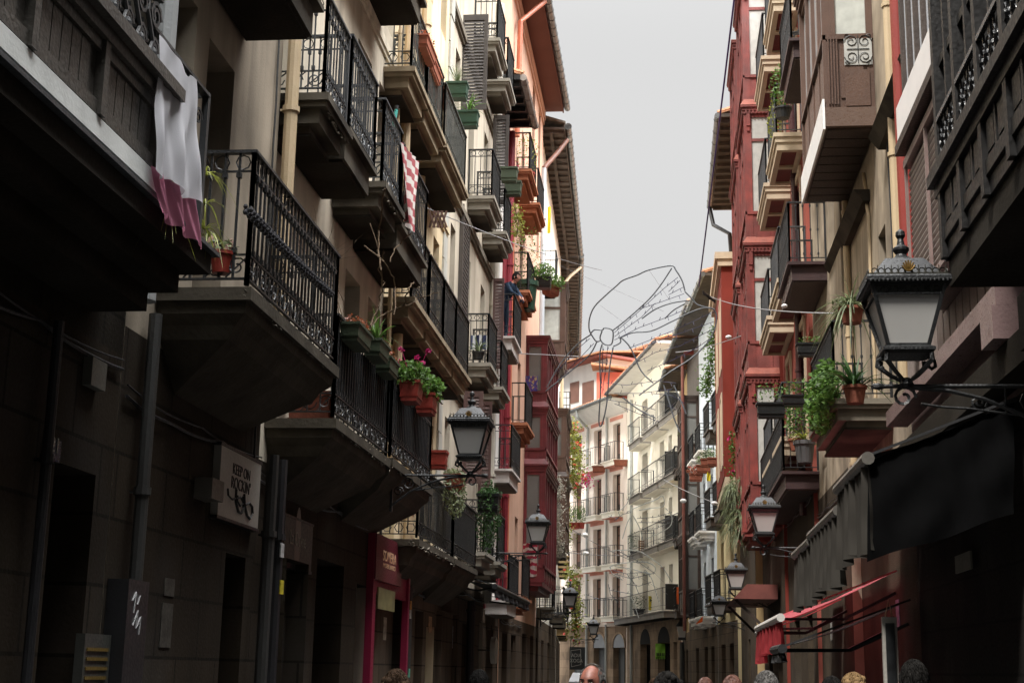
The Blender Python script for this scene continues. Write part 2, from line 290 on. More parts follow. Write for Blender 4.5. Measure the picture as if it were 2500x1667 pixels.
# ------------------------------------------------------------------ facade pieces
def house(fr, s0, s1, H, wm, label, openings=(), gf=None, gfm=None, gopen=(), depth=6, bands=(), name='row_house', group='old street houses', archs=()):
    """closed building shell with real window openings; returns its root"""
    root = thing(name, fr.w((s0+s1)/2, -depth/2, 0), label, 'building', group)
    def sheet(mb, z0, z1, ops, t=.34):
        ss = sorted({s0, s1, *[min(max(x, s0), s1) for o in ops for x in o[:2]]}); zz = sorted({z0, z1, *[min(max(x, z0), z1) for o in ops for x in o[2:4]]})
        for a, b in zip(ss, ss[1:]):
            for c, d in zip(zz, zz[1:]):
                cm, dm = (a+b)/2, (c+d)/2
                if any(o[0] < cm < o[1] and o[2] < dm < o[3] for o in ops): continue
                mb.add([fr.w(a, 0, c), fr.w(b, 0, c), fr.w(b, 0, d), fr.w(a, 0, d)], [(0, 1, 2, 3)])
        for a, b, c, d in [o[:4] for o in ops]:
            P = fr.w
            mb.add([P(a, 0, c), P(b, 0, c), P(b, 0, d), P(a, 0, d), P(a, -t, c), P(b, -t, c), P(b, -t, d), P(a, -t, d)], [(0, 4, 5, 1), (1, 5, 6, 2), (2, 6, 7, 3), (3, 7, 4, 0), (4, 5, 6, 7)])
    mb = MB(); g = gf or 0
    sheet(mb, g, H, openings)
    P = fr.w; z0 = 0
    mb.add([P(s0, 0, z0), P(s1, 0, z0), P(s1, -depth, z0), P(s0, -depth, z0), P(s0, 0, H), P(s1, 0, H), P(s1, -depth, H), P(s0, -depth, H)], [(1, 2, 6, 5), (2, 3, 7, 6), (3, 0, 4, 7), (4, 5, 6, 7)])
    mb.build('wall', wm, root)
    if gf:
        m2 = MB(); sheet(m2, 0, gf, gopen, .45); m2.build('ground_floor_wall', gfm or GROUNDF, root)
        for o in gopen:
            a, b, c, d = o[:4]; k = MB(); k.box(fr, a+.03, b-.03, -.44, -.38, c+.01, d-.02); 
            nr = max(1, int((b-a)/.7))
            for i in range(nr+1): x = a+.03+(b-a-.06)*i/nr; k.box(fr, x-.03, x+.03, -.378, -.34, c+.02, d-.03)
            k.box(fr, a+.05, b-.05, -.376, -.345, d-.55, d-.48)
            k.build('shop_door' if b-a > 1.3 else 'door', o[4] if len(o) > 4 else DARKIN, root)
    for o in openings:
        a, b, c, d = o[:4]; kind = o[4] if len(o) > 4 else 'g'
        window(fr, root, a, b, c, d, kind)
    for z, hh, pr, mt in bands:
        k = MB(); k.box(fr, s0, s1, .002, pr, z, z+hh); k.box(fr, s0, s1, .002, pr*.55, z-hh*.5, z-.003); k.build('moulding', mt, root)
    return root
WK = {'g': (BRWD, GLASS), 'w': (WHITEP, GLASSG), 'b': (BRWD, ROLLB), 'c': (BRWD, CURT), 'r': (REDW, GLASSG), 'k': (BLKW, DARKIN)}
def window(fr, root, a, b, c, d, kind='g'):
    fm, gm = WK[kind]; k = MB(); n0, n1 = -.33, -.26; w_ = .06; g = .004
    k.box(fr, a+g, a+w_, n0, n1, c+g, d-g); k.box(fr, b-w_, b-g, n0, n1, c+g, d-g); k.box(fr, a+w_, b-w_, n0, n1, c+g, c+w_*1.3); k.box(fr, a+w_, b-w_, n0, n1, d-w_, d-g)
    mid = (a+b)/2; k.box(fr, mid-.035, mid+.035, n0, n1-.005, c+w_*1.3, d-w_)
    if d-c > 1.6: k.box(fr, a+w_, b-w_, n0, n1-.01, d-.55, d-.5); k.box(fr, a+w_, b-w_, n0, n1-.012, c+w_*1.3, c+.5)
    wo = k.build('window', fm, root); p = MB(); p.box(fr, a+w_, b-w_, -.325, -.30, c+w_, d-w_); p.build('pane', gm, wo)
def ring(mb, c, e1, e2, r, t=.006, k=8):
    mb.tube([c+(e1*math.cos(2*math.pi*i/k)+e2*math.sin(2*math.pi*i/k))*r for i in range(k)], t, 3, closed=True)
def scroll(mb, c, e1, e2, r, t=.007, turns=1.4, sgn=1):
    n = 14; mb.tube([c+(e1*math.cos(sgn*2*math.pi*turns*i/n)+e2*math.sin(sgn*2*math.pi*turns*i/n))*r*(1-.75*i/n) for i in range(n+1)], t, 3)
def railing(fr, parent, s0, s1, n1, z, h=.98, sp=.105, t=.014, orn='tb', mt=IRON, n0=0, mid=False, detail=2, screen=None, sides=(1, 1)):
    mb = MB(); W_ = fr.w; zu = Vector((0, 0, 1))
    lines = [(W_(s0, n1, 0), W_(s1, n1, 0))]
    if sides[0]: lines.append((W_(s0, n0+.02, 0), W_(s0, n1, 0)))
    if sides[1]: lines.append((W_(s1, n0+.02, 0), W_(s1, n1, 0)))
    for p, q in lines:
        L = (q-p).length; d = (q-p).normalized()
        P = lambda u, zz: p+d*u+zu*zz
        mb.bar(P(-.02, z+h), P(L+.02, z+h), .05, .022); mb.bar(P(0, z+.07), P(L, z+.07), .022, .014)
        n = max(2, int(L/sp))
        zb = z+.08; zt = z+h
        if 't' in orn: mb.bar(P(0, z+h-.14), P(L, z+h-.14), .018, .012); zt = z+h-.14
        if 'b' in orn: mb.bar(P(0, z+.24), P(L, z+.24), .018, .012); zb = z+.24
        for i in range(n+1):
            u = L*i/n; e = .03 if i in (0, n) else t
            mb.bar(P(u, z+.02 if i in (0, n) else z+.07), P(u, z+h), e)
            if detail > 1 and i not in (0, n):
                for zz in ([zb+.06, (zb+zt)/2, zt-.06] if mid else [zb+.03, zt-.03]): mb.bar(P(u, zz-.018), P(u, zz+.018), t*2.1)
        if detail > 0:
            m_ = max(2, int(L/.14))
            for i in range(m_):
                u = L*(i+.5)/m_
                if 't' in orn: ring(mb, P(u, z+h-.075), d, zu, .052, .006 if detail > 1 else .008, 8 if detail > 1 else 6)
                if 'b' in orn:
                    if detail > 1: scroll(mb, P(u, z+.155), d, zu, .072, .007, 1.3, 1 if i % 2 else -1)
                    else: ring(mb, P(u, z+.155), d, zu, .06, .008, 6)
                    if detail > 1: mb.bar(P(u-L/m_/2, z+.08), P(u+L/m_/2, z+.23), .009)
    o = mb.build('railing', mt, parent)
    if screen:
        k = MB(); a, b = s0+.03, s1-.03
        k.grid(lambda u, v: fr.w(a+(b-a)*u, n1-.035+.012*math.sin(u*34)+.006*math.sin(u*83), z+.22+(h-.3)*v), 60, 2); k.build('fabric_screen', screen, parent)
    return o
def balcony(fr, root, s0, s1, z, dep, slab='m', sm=STONE, um=None, h=.98, rail=True, **kw):
    """z is the walking level; slab below it"""
    k = MB()
    if slab == 'm':
        k.box(fr, s0-.07, s1+.07, .003, dep+.07, z-.07, z); k.box(fr, s0-.04, s1+.04, .003, dep+.04, z-.12, z-.071); k.box(fr, s0+.02, s1-.02, .003, dep-.03, z-.26, z-.121); k.box(fr, s0+.1, s1-.1, .003, dep-.14, z-.33, z-.261)
    elif slab == 't': k.box(fr, s0-.05, s1+.05, .003, dep+.05, z-.06, z); k.box(fr, s0, s1, .003, dep, z-.15, z-.061)
    elif slab == 'b': k.box(fr, s0-.04, s1+.04, .003, dep+.04, z-.05, z); k.box(fr, s0+.04, s1-.04, .003, dep-.03, z-.30, z-.051); 
    elif slab == 'c':   # cream frame with recessed maroon panels below
        k.box(fr, s0-.06, s1+.06, .003, dep+.06, z-.08, z); k.box(fr, s0-.03, s1+.03, .003, dep+.03, z-.18, z-.081)
        k.box(fr, s0, s1, .003, dep, z-.26, z-.181)
        for a, b, n0, n1 in ((s0, s1, .003, .1), (s0, s1, dep-.1, dep), (s0, s0+.12, .1, dep-.1), (s1-.12, s1, .1, dep-.1), ((s0+s1)/2-.06, (s0+s1)/2+.06, .1, dep-.1)): k.box(fr, a, b, n0, n1, z-.33, z-.261)
    if slab == 'v':   # thin slab on a swept corbel
        k.box(fr, s0-.05, s1+.05, .003, dep+.05, z-.09, z); pr = [(dep+.01, .091), (dep, .17), (dep-.08, .24), (dep*.78, .33), (dep*.5, .44), (dep*.25, .54), (.004, .64)]
        vs = []; fs = []
        for i, (n_, d_) in enumerate(pr): e = (dep-n_)*.75; vs += [fr.w(s0+e, .004, z-d_), fr.w(s0+e, n_, z-d_), fr.w(s1-e, n_, z-d_), fr.w(s1-e, .004, z-d_)]
        for i in range(len(pr)-1):
            for j in range(3): fs.append((4*i+j, 4*i+j+1, 4*i+j+5, 4*i+j+4))
        k.add(vs, fs)
    o = k.build('balcony', sm, root)
    if slab == 'c': q = MB(); q.box(fr, s0+.121, s1-.121, .101, dep-.101, z-.285, z-.2615); q.build('soffit_panel', MARU, o)
    if slab in 'bm': q = MB(); q.box(fr, s0+.09, s1-.09, .02, dep-.12, z-.36, z-.331) if slab == 'm' else q.box(fr, s0+.06, s1-.06, .02, dep-.06, z-.33, z-.301); q.build('soffit', um or NBLK, o)
    if rail: railing(fr, o, s0, s1, dep, z, h, **kw)
    return o
def pipe(fr, root, s, z0, z1, n=.07, r=.05, mt=PIPEB, rings=True, name='drainpipe'):
    k = MB(); k.tube([fr.w(s, n, z0), fr.w(s, n, z1)], r, 10)
    z = z0+.8
    while rings and z < z1: k.tube([fr.w(s, n, z), fr.w(s, n, z+.05)], r*1.28, 10); k.bar(fr.w(s, .0, z+.02), fr.w(s, n, z+.02), .02); z += 1.9
    k.build(name, mt, root, smooth=False)
def eave(fr, root, s0, s1, z, over=.9, th=.12, sm=EAVEW, gut=ZINC, tile=TILE, rafters=True, rise=.35, rsp=.6):
    k = MB(); P = fr.w
    k.hexa([P(s0, -.2, z+.02), P(s1, -.2, z+.02), P(s1, over, z-.0), P(s0, over, z), P(s0, -.2, z+th+.02), P(s1, -.2, z+th+.02), P(s1, over, z+th), P(s0, over, z+th)])
    if rafters:
        s = s0+.15
        while s < s1: k.box(fr, s, s+.09, .002, over-.04, z-.11, z+.0); s += rsp
    e = k.build('eave', sm, root)
    g = MB(); g.tube([P(s0, over+.07, z+.05), P(s1, over+.07, z+.05)], .085, 8)
    s = s0+.3
    while s < s1: g.tube([P(s, over+.07, z+.05), P(s+.04, over+.07, z+.05)], .1, 8); s += .9
    g.build('gutter', gut, e)
    t = MB(); s = s0
    t.hexa([P(s0, -3, z+1.3), P(s1, -3, z+1.3), P(s1, over, z+th+.004), P(s0, over, z+th+.004), P(s0, -3, z+1.36), P(s1, -3, z+1.36), P(s1, over, z+th+.04), P(s0, over, z+th+.04)])
    while s < s1: t.tube([P(s+.1, over+.06, z+th+.06), P(s+.1, -3, z+1.39)], .075, 6); s += .2
    t.build('roof', tile, root); return e
def mirador(fr, root, s0, s1, dep, levels, mt, paneF, paneS, ncols=4, ledge=None, name='glazed_bay', orn=True, base=True, wz=.8, transom=True):
    """enclosed wooden gallery; levels = list of (z0,z1); near side face at s0"""
    k = MB(); pn = []
    Z0, Z1 = levels[0][0], levels[-1][1]
    for z0, z1 in levels:
        H = z1-z0; zs = z0+wz; zt = z1-.28; zm = zt-.55 if transom else zt
        # corner posts and panels, front
        cols = [s0+(s1-s0)*i/ncols for i in range(ncols+1)]
        for i, s in enumerate(cols): e = .07 if i in (0, ncols) else .04; k.box(fr, max(s0, s-e), min(s1, s+e), dep-.09, dep+(.02 if i in (0, ncols) else .0), z0, z1)
        k.box(fr, s0+.001, s1-.001, dep-.08, dep-.03, z0, zs); k.box(fr, s0-.0, s1, dep-.07, dep+.03, zs-.07, zs); k.box(fr, s0+.001, s1-.001, dep-.075, dep-.012, zt, z1)
        if transom: k.box(fr, s0+.002, s1-.002, dep-.07, dep-.015, zm-.03, zm+.03)
        pn.append((s0+.01, s1-.01, dep-.065, dep-.05, zs, zt, 0))
        for i in range(ncols):
            a, b = cols[i]+.09, cols[i+1]-.09; 
            if b-a > .08: k.box(fr, a, b, dep-.03, dep-.012, z0+.12, zs-.14)
        # side faces (both ends)
        for sgn, sx in ((1, s0), (-1, s1)):
            A = lambda u: sx+sgn*u
            def bb(u0, u1, n0, n1, a, b):
                x, y = sorted((A(u0), A(u1))); k.box(fr, x, y, n0, n1, a, b)
            bb(.0, .07, .003, .09, z0, z1); bb(.0, .07, dep-.15, dep-.091, z0, z1)
            bb(.012, .06, .091, dep-.151, z0, zs); bb(-.02, .05, .003, dep-.02, zs-.07, zs); bb(.01, .06, .091, dep-.151, zt, z1)
            if transom: bb(.012, .06, .091, dep-.151, zm-.035, zm+.035)
            bb(-.006, .012, .14, dep-.2, z0+.14, zs-.15)
            x, y = sorted((A(.035), A(.045))); pn.append((x, y, .08, dep-.14, zs, zt, 1))
        if ledge:
            k.box(fr, s0-.07, s1+.07, .003, dep+.09, z1-.05, z1); k.box(fr, s0-.04, s1+.04, .003, dep+.06, z1-.12, z1-.051)
            k.box(fr, s0-.02, s1+.02, .003, dep+.035, z1-.2, z1-.121)
            if orn:
                s = s0-.02
                while s < s1: k.box(fr, s, s+.04, dep+.036, dep+.058, z1-.18, z1-.125); s += .09
                n = .05
                while n < dep: k.box(fr, s0-.058, s0-.041+.0, n, n+.035, z1-.2, z1-.125); n += .08
                for nn_ in (.06, dep-.12): k.box(fr, s0-.05, s0-.001, nn_, nn_+.08, z1-.5, z1-.2); k.box(fr, s0-.03, s0-.001, nn_+.01, nn_+.07, z1-.62, z1-.5)
    if base: k.box(fr, s0+.03, s1-.03, .003, dep-.04, Z0-.1, Z0-.001); k.box(fr, s0+.15, s1-.15, .003, dep-.16, Z0-.22, Z0-.101)
    o = k.build(name, mt, root)
    for a, b, n0, n1, c, d, kk in pn: q = MB(); q.box(fr, a, b, n0, n1, c, d); q.build('pane', paneS if kk else paneF, o)
    if ledge:
        for z0, z1 in levels:
            l_ = MB()
            if z1 != Z1: l_.hexa([fr.w(s0-.075, .003, z1+.002), fr.w(s1+.075, .003, z1+.002), fr.w(s1+.075, dep+.1, z1+.002), fr.w(s0-.075, dep+.1, z1+.002), fr.w(s0+.0, .003, z1+.16), fr.w(s1, .003, z1+.16), fr.w(s1, dep, z1+.16), fr.w(s0, dep, z1+.16)])
            else: l_.box(fr, s0-.075, s1+.075, .003, dep+.1, z1+.002, z1+.03)
            l_.build('ledge', ledge, o)
    return o
def leaves(mb, c, rx, ry, rz, n, sz, droop=0, up_=0):
    c = Vector(c)
    for _ in range(n):
        while 1:
            p = Vector((random.uniform(-1, 1), random.uniform(-1, 1), random.uniform(-1, 1)))
            if p.length < 1: break
        p = c+Vector((p.x*rx, p.y*ry, p.z*rz)); a = Vector((random.gauss(0, 1), random.gauss(0, 1), random.gauss(0, .7)+up_-droop)).normalized(); b = a.cross(Vector((random.gauss(0, 1), random.gauss(0, 1), random.gauss(0, 1)))).normalized()
        q = sz*random.uniform(.6, 1.3); mb.add([p-a*q*.5, p+b*q*.28, p+a*q*.55, p-b*q*.28], [(0, 1, 2, 3)])
def blades(mb, c, n, L, sp=.5, w_=.012, droop=.6, mind=0):
    c = Vector(c)
    for _ in range(n):
        a = random.uniform(0, 2*math.pi); d = Vector((math.cos(a), math.sin(a), 0)); l = L*random.uniform(.6, 1.1); lean = random.uniform(mind, sp); pts = []
        for i in range(6): t = i/5; pts.append(c+d*(l*lean*t+l*.25*t*t)+Vector((0, 0, l*(t*.9-droop*t*t*lean*1.6))))
        x = d.cross(Vector((0, 0, 1)))*w_
        vs = []; 
        for i, p in enumerate(pts): ww = 1-.9*(i/5)**2; vs += [p-x*ww, p+x*ww]
        mb.add(vs, [(2*i, 2*i+1, 2*i+3, 2*i+2) for i in range(5)])
def pot(loc, label, kind='round', r=.12, h=.2, pm=TERR, name='flower_pot', plant=None, L=.4, yaw=0, group='pots and planters on the balconies', cat='flower pot', flowers=None, dens=1.0, pcol=LEAF):
    loc = Vector(loc); root = thing(name, loc, label, cat, group); k = MB(); o = loc
    if kind == 'round': k.lathe(o, [(r*.72, 0), (r*.95, h*.82), (r*1.08, h*.83), (r*1.08, h), (r*.95, h), (r*.9, h*.9)], 16)
    else:
        lx, ly = L/2, r
        c, s_ = math.cos(yaw), math.sin(yaw)
        def P(x, y, z): return o+Vector((x*c-y*s_, x*s_+y*c, z))
        def bx(ax, ay, bx_, by_, z0, z1): k.hexa([P(-ax, -ay, z0), P(ax, -ay, z0), P(ax, ay, z0), P(-ax, ay, z0), P(-bx_, -by_, z1), P(bx_, -by_, z1), P(bx_, by_, z1), P(-bx_, by_, z1)])
        bx(lx*.86, ly*.74, lx*.97, ly*.93, 0, h*.86); bx(lx*1.03, ly*1.06, lx*1.04, ly*1.08, h*.861, h)
        bx(lx*.93, ly*.88, lx*.95, ly*.9, h*.2, h*.26)
    k.build('pot', pm, root)
    top = o+Vector((0, 0, h)); n = int(90*dens); lr = L/2 if kind != 'round' else r*1.3
    ex, ey = (abs(math.cos(yaw))*lr+abs(math.sin(yaw))*r*1.2, abs(math.sin(yaw))*lr+abs(math.cos(yaw))*r*1.2) if kind != 'round' else (lr, lr)
    m = MB()
    if plant == 'bush': leaves(m, top+Vector((0, 0, r*1.1)), ex*1.2, ey*1.2, r*1.3, n*3, .06)
    elif plant == 'tall': leaves(m, top+Vector((0, 0, r*2.6)), ex*1.2, ey*1.2, r*3, n*5, .06)
    elif plant == 'geranium':
        leaves(m, top+Vector((0, 0, r*.9)), ex*1.5, ey*1.6, r*1.15, n*4, .07); leaves(m, top+Vector((0, 0, -r*.1)), ex*1.4, ey*1.7, r*.8, n, .06, droop=1)
    elif plant == 'spiky': blades(m, top, 26, .45, .9, .014, .8)
    elif plant == 'grass': blades(m, top, 90, .38, .55, .004, .3)
    elif plant == 'trail': leaves(m, top+Vector((0, 0, -h*1.2)), ex*1.2, ey*1.6, h*2.0, n*5, .05, droop=1); leaves(m, top, ex*1.2, ey*1.4, r*.7, n*2, .05)
    elif plant == 'sparse': leaves(m, top+Vector((0, 0, r*.5)), ex, ey, r*.6, n, .04)
    if m.v: m.build('plant', pcol, root)
    if flowers:
        f = MB()
        for i in range(flowers[1]):
            c0 = top+Vector((random.uniform(-ex, ex)*1.2, random.uniform(-ey, ey)*1.3, r*random.uniform(1.3, flowers[2] if len(flowers) > 2 else 2.6))); leaves(f, c0, .035, .035, .03, 34, .032)
            f.tube([top, c0], .003, 3)
        f.build('flowers', flowers[0], root)
    return root
def vine(name, pts, spread, n, sz, mt, label, extra=None, cat='climbing plant', group=None):
    m = MB()
    for _ in range(n):
        i = random.random()*(len(pts)-1); j = int(i); p = Vector(pts[j]).lerp(Vector(pts[j+1]), i-j); g = spread*(.35+.65*abs(math.sin(i*5.3)))
        leaves(m, p+Vector((random.gauss(0, g), random.gauss(0, g), random.gauss(0, g))), .02, .02, .02, 1, sz)
    root = thing(name, Vector(pts[-1]), label, cat, group); m.build('foliage', mt, root)
    st = MB(); st.tube([Vector(p)+Vector((random.uniform(-.02, .02), 0, 0)) for p in pts], .012, 4); st.build('stem', TWIG, root)
    if extra:
        f = MB()
        for _ in range(extra[1]):
            i = random.random()*(len(pts)-1); j = int(i); p = Vector(pts[j]).lerp(Vector(pts[j+1]), i-j); leaves(f, p+Vector((random.gauss(0, spread), random.gauss(0, spread), random.gauss(0, spread))), .05, .05, .04, 9, sz)
        f.build('blossoms', extra[0], root)
    return root
def cloth(fn, name, mt, label, cat, nu=30, nv=30, group=None, mats2=None, split=None):
    k = MB(); k.grid(fn, nu, nv)
    if mats2:
        for i in range(len(k.f)):
            j = i//nu
            if split((i % nu)/nu, j/nv): k.mi[i] = 1
    o = k.build(name, [mt]+([mats2] if mats2 else []), smooth=True); tag(o, label, cat, group); return o
def text(parent, fr, s, n, z, body, size, mt, name='lettering', sx=1.0, align='CENTER', right=False):
    cu = bpy.data.curves.new(name, 'FONT'); cu.body = body; cu.size = size; cu.align_x = align; cu.extrude = .002; cu.space_line = .95
    me_o = bpy.data.objects.new(name+'_tmp', cu); COL.objects.link(me_o); dg = bpy.context.evaluated_depsgraph_get(); me = bpy.data.meshes.new_from_object(me_o.evaluated_get(dg)); bpy.data.objects.remove(me_o)
    me.materials.clear(); me.materials.append(mt); o = bpy.data.objects.new(name, me); COL.objects.link(o)
    e1 = fr.t if fr.nn.cross(fr.t).z*-1 < 0 else -fr.t
    e1 = Vector((0, 0, 1)).cross(fr.nn)
    M = Matrix((e1*sx, Vector((0, 0, 1)), fr.nn)).transposed().to_4x4(); pos = fr.w(s, n, z); pw = WL.get(parent.name, Vector()); M.translation = pos-pw
    o.parent = parent; o.matrix_basis = M; return o
def bpx(fr, root, dep, a, b, z=None, **kw):
    s0, za = fr.px(*a, dep); s1, zb = fr.px(*b, dep)
    zz = za if z is None else z
    return balcony(fr, root, s0, s1, zz, dep, **kw), s0, s1, zz
def gpx(fr, cols, z1, y=1560, kind=None):
    return [(fr.px(a, y)[0], fr.px(b, y)[0], 0.02, z1 if not isinstance(z1, list) else z1[i]) + ((kind[i],) if kind and kind[i] else ()) for i, (a, b) in enumerate(cols)]
# ------------------------------------------------------------------ ground
k = MB(); k.wbox(-60, 60, -40, 140, -.2, 0); g = struct(k.build('ground', mat('dark_paving_stones', (.035, .033, .031), .75, .3, 2, bump=.3, bscale=6)))
# ================================================================== LEFT ROW
# ---- A : darkest house, nearest on the left
fA = LF(-3.45)
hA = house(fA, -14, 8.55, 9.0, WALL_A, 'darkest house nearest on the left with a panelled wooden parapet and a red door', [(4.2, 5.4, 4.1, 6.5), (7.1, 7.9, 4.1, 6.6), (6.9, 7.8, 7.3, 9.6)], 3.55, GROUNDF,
           gpx(fA, [(95, 200), (375, 485)], [2.75, 3.0], kind=[DRED, DARKIN])+[(-3, 2, .02, 2.8)])
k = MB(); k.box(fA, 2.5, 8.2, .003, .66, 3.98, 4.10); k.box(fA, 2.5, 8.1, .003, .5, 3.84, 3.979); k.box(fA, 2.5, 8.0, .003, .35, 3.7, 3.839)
bA = k.build('balcony', NBLK, hA)
k = MB(); k.box(fA, 2.5, 8.24, .6, .70, 4.101, 4.125); k.build('iron_edging', IRONG, bA)
# panelled parapet
k = MB(); n0 = .655; k.box(fA, 2.5, 7.26, n0-.04, n0+.11, 4.72, 4.79); k.box(fA, 2.5, 7.22, n0-.03, n0+.06, 4.65, 4.719)
k.box(fA, 2.5, 7.18, n0-.02, n0+.03, 4.26, 4.33); k.box(fA, 2.5, 7.18, n0-.02, n0+.03, 4.59, 4.649); k.box(fA, 2.5, 7.18, n0-.03, n0, 4.33, 4.59)
for i in range(8):
    s = 7.12-i*.78; k.box(fA, s-.06, s+.0, n0, n0+.05, 4.26, 4.649)
    for j in range(5): x = s-.16-j*.11; k.box(fA, x-.1, x, n0+.001, n0+.012, 4.335, 4.585)
k.build('panelled_parapet', mat('grey_brown_wood', (.075, .068, .058), .5, .25, 4, streak=.3, bump=.3), hA)
k = MB(); k.hexa([fA.w(2.5, n0-.0, 4.14), fA.w(7.5, n0-.0, 4.14), fA.w(7.5, n0+.04, 4.14), fA.w(2.5, n0+.04, 4.14), fA.w(2.5, n0-.02, 4.255), fA.w(7.34, n0-.02, 4.255), fA.w(7.3, n0+.03, 4.255), fA.w(2.5, n0+.03, 4.255)])
k.build('pale_flashing', mat('pale_painted_flashing', (.62, .64, .62), .5, .15, 3, streak=.3), hA)
# ornate ironwork above the parapet
k = MB(); nf = .62; zu = Vector((0, 0, 1)); d = fA.t
k.bar(fA.w(7.04, nf, 5.08), fA.w(8.02, nf, 5.08), .05, .02); k.bar(fA.w(3, nf+.03, 5.24), fA.w(7.06, nf+.03, 5.24), .05, .02); k.bar(fA.w(3, nf+.03, 4.98), fA.w(7.06, nf+.03, 4.98), .016, .016); k.bar(fA.w(3, nf, 4.12), fA.w(8.02, nf, 4.12), .03, .02)
s = 3.1
while s < 8.0:
    c = fA.w(s, nf, 4.9); big = s > 5.2
    k.tube([fA.w(s, nf, 4.14), fA.w(s+.03, nf, 4.5), fA.w(s-.02, nf, 4.8), fA.w(s, nf, 5.07)], .011, 4)
    if s < 7.05:
        k.tube([fA.w(s, nf+.03, 4.8), fA.w(s+.05, nf+.05, 4.95), fA.w(s-.03, nf+.04, 5.1), fA.w(s, nf+.03, 5.24)], .014, 5); scroll(k, fA.w(s+.09, nf+.04, 5.12), d, zu, .085, .013, 1.7); scroll(k, fA.w(s+.1, nf+.04, 4.93), d, -zu, .07, .012, 1.6, -1); k.ell(fA.w(s+.02, nf+.07, 4.86), .022, .022, .045, 6, 5)
        scroll(k, c+d*.09, d, zu, .09, .012, 1.6); scroll(k, c+d*.09-zu*.2, d, -zu, .08, .011, 1.5, -1)
        k.tube([fA.w(s, nf+.02, 4.75), fA.w(s+.1, nf+.05, 4.68), fA.w(s+.16, nf+.04, 4.8)], .012, 4); k.ell(fA.w(s+.05, nf+.05, 4.78), .018, .018, .035, 6, 4)
    else: scroll(k, c+d*.05, d, zu, .06, .009, 1.5); scroll(k, fA.w(s+.05, nf, 4.25), d, zu, .06, .009, 1.5)
    s += .19
k.bar(fA.w(8.02, nf, 4.1), fA.w(8.02, nf, 5.1), .04); k.bar(fA.w(8.02, .02, 5.08), fA.w(8.02, nf, 5.08), .02); k.bar(fA.w(8.02, .02, 4.14), fA.w(8.02, nf, 4.14), .02)
k.build('ornate_railing', mat('dull_wrought_iron', (.03, .032, .034), .5, .3, 6), bA)
pipe(fA, hA, fA.px(402, 60, .12)[0], 3.9, 8.9, .12, .085, mat('light_grey_pipe', (.27, .28, .28), .45, .2, 2), name='drainpipe')
pipe(fA, hA, fA.px(355, 1100, .08)[0], .0, 3.9, .08, .045, PIPEG)
pipe(fA, hA, fA.px(88, 1400, .07)[0], .0, 3.5, .07, .03, PIPED)
fz = Fr((-4, -15), (4, -15)); fz.nn = Vector((0, 1, 0)); fz.t = Vector((-1, 0, 0)); fz.o = Vector((4, -15, 0))
house(fz, -6, 14, 20, WALL_A, 'unseen house added behind the viewpoint to darken the near walls', [(3, 4, 4, 6), (5.5, 6.5, 4, 6)], 3.4, GFD, [(2, 4, .02, 2.8)])  # unseen house added to keep the near walls dark
# ---- B
fB = LF(-3.45)
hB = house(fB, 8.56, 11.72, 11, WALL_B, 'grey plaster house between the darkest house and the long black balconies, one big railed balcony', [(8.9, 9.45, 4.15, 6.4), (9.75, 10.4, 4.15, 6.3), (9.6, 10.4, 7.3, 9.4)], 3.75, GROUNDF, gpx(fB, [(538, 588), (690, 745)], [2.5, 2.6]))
CORB = mat('dark_stained_corbel', (.08, .069, .053), .9, .5, 2, bump=.35, bscale=25, streak=.5, stain=.7, stain_col=(.05, .043, .032))  # dark corbel stone with random stains
bB, s0, s1, zB = bpx(fB, hB, .62, (602, 692), (812, 888), z=4.13, sm=CORB, slab='v', orn='tb', mid=False, sp=.10, t=.016, mt=IRON)
SB = (s0, s1)
b_, x0, x1, z_ = bpx(fB, hB, .6, (640, 20), (775, 62), z=6.98, sm=STONED, orn='tb', slab='b', um=NBLK)
pipe(fB, hB, fB.px(709, 300, .1)[0], 3.8, 10.5, .1, .062, PIPEB)
for x in (662, 684): pipe(fB, hB, fB.px(x, 1200, .09)[0], 0, 3.4, .09, .055, PIPED if x > 670 else PIPEG)
# ---- C
fC = LF(-3.65)
ops = []
for a, b in ((866, 902), (922, 952)):
    p0 = fC.px(a, 300)[0]; p1 = fC.px(b, 300)[0]; ops += [(p0, p1, 6.8, 9.0), (p0-.1, p1-.1, 3.9, 6.1), (p0, p1, 9.9, 12)]
ops += [(12.1, 12.9, 3.9, 6.1), (12.0, 12.8, 6.8, 8.9)]
hC = house(fC, 11.73, 17.62, 13.2, WALL_C, 'warm grey plaster house with crowded black railings and the geranium pots', ops, 3.45, GROUNDF,
           gpx(fC, [(765, 832), (866, 905), (913, 984)], [2.75, 2.6, 3.0], kind=[None, None, MAG]), bands=[(9.5, .12, .05, WALL_C)])
bpx(fC, hC, .62, (810, 1045), (940, 1140), z=3.84, orn='b', screen=mat('black_mesh_screen', (.010, .011, .012), .8, .2, 6), sm=CORB, slab='v', mt=IRON)
bpx(fC, hC, .62, (950, 1130), (1047, 1189), z=3.88, orn='tb', screen=MATS['black_mesh_screen'], sm=CORB, slab='v')
bpx(fC, hC, .55, (788, 249), (842, 300), z=6.72, sm=STONED, orn='tb', mt=IRONG, sides=(1, 0))
bpx(fC, hC, .55, (849, 312), (911, 405), z=6.80, sm=STONED, orn='tb', mt=IRONG, slab='b', um=NBLK)
bpx(fC, hC, .55, (930, 456), (972, 520), z=6.82, sm=STONED, orn='tb', mt=IRONG, um=NBLK)
bpx(fC, hC, .55, (975, 525), (1036, 640), z=6.72, sm=STONED, orn='tb', mt=IRON, slab='b')
k = MB()
bpx(fC, hC, .58, (880, -10), (1032, 62), z=9.95, sm=STONED, orn='tb', slab='b')
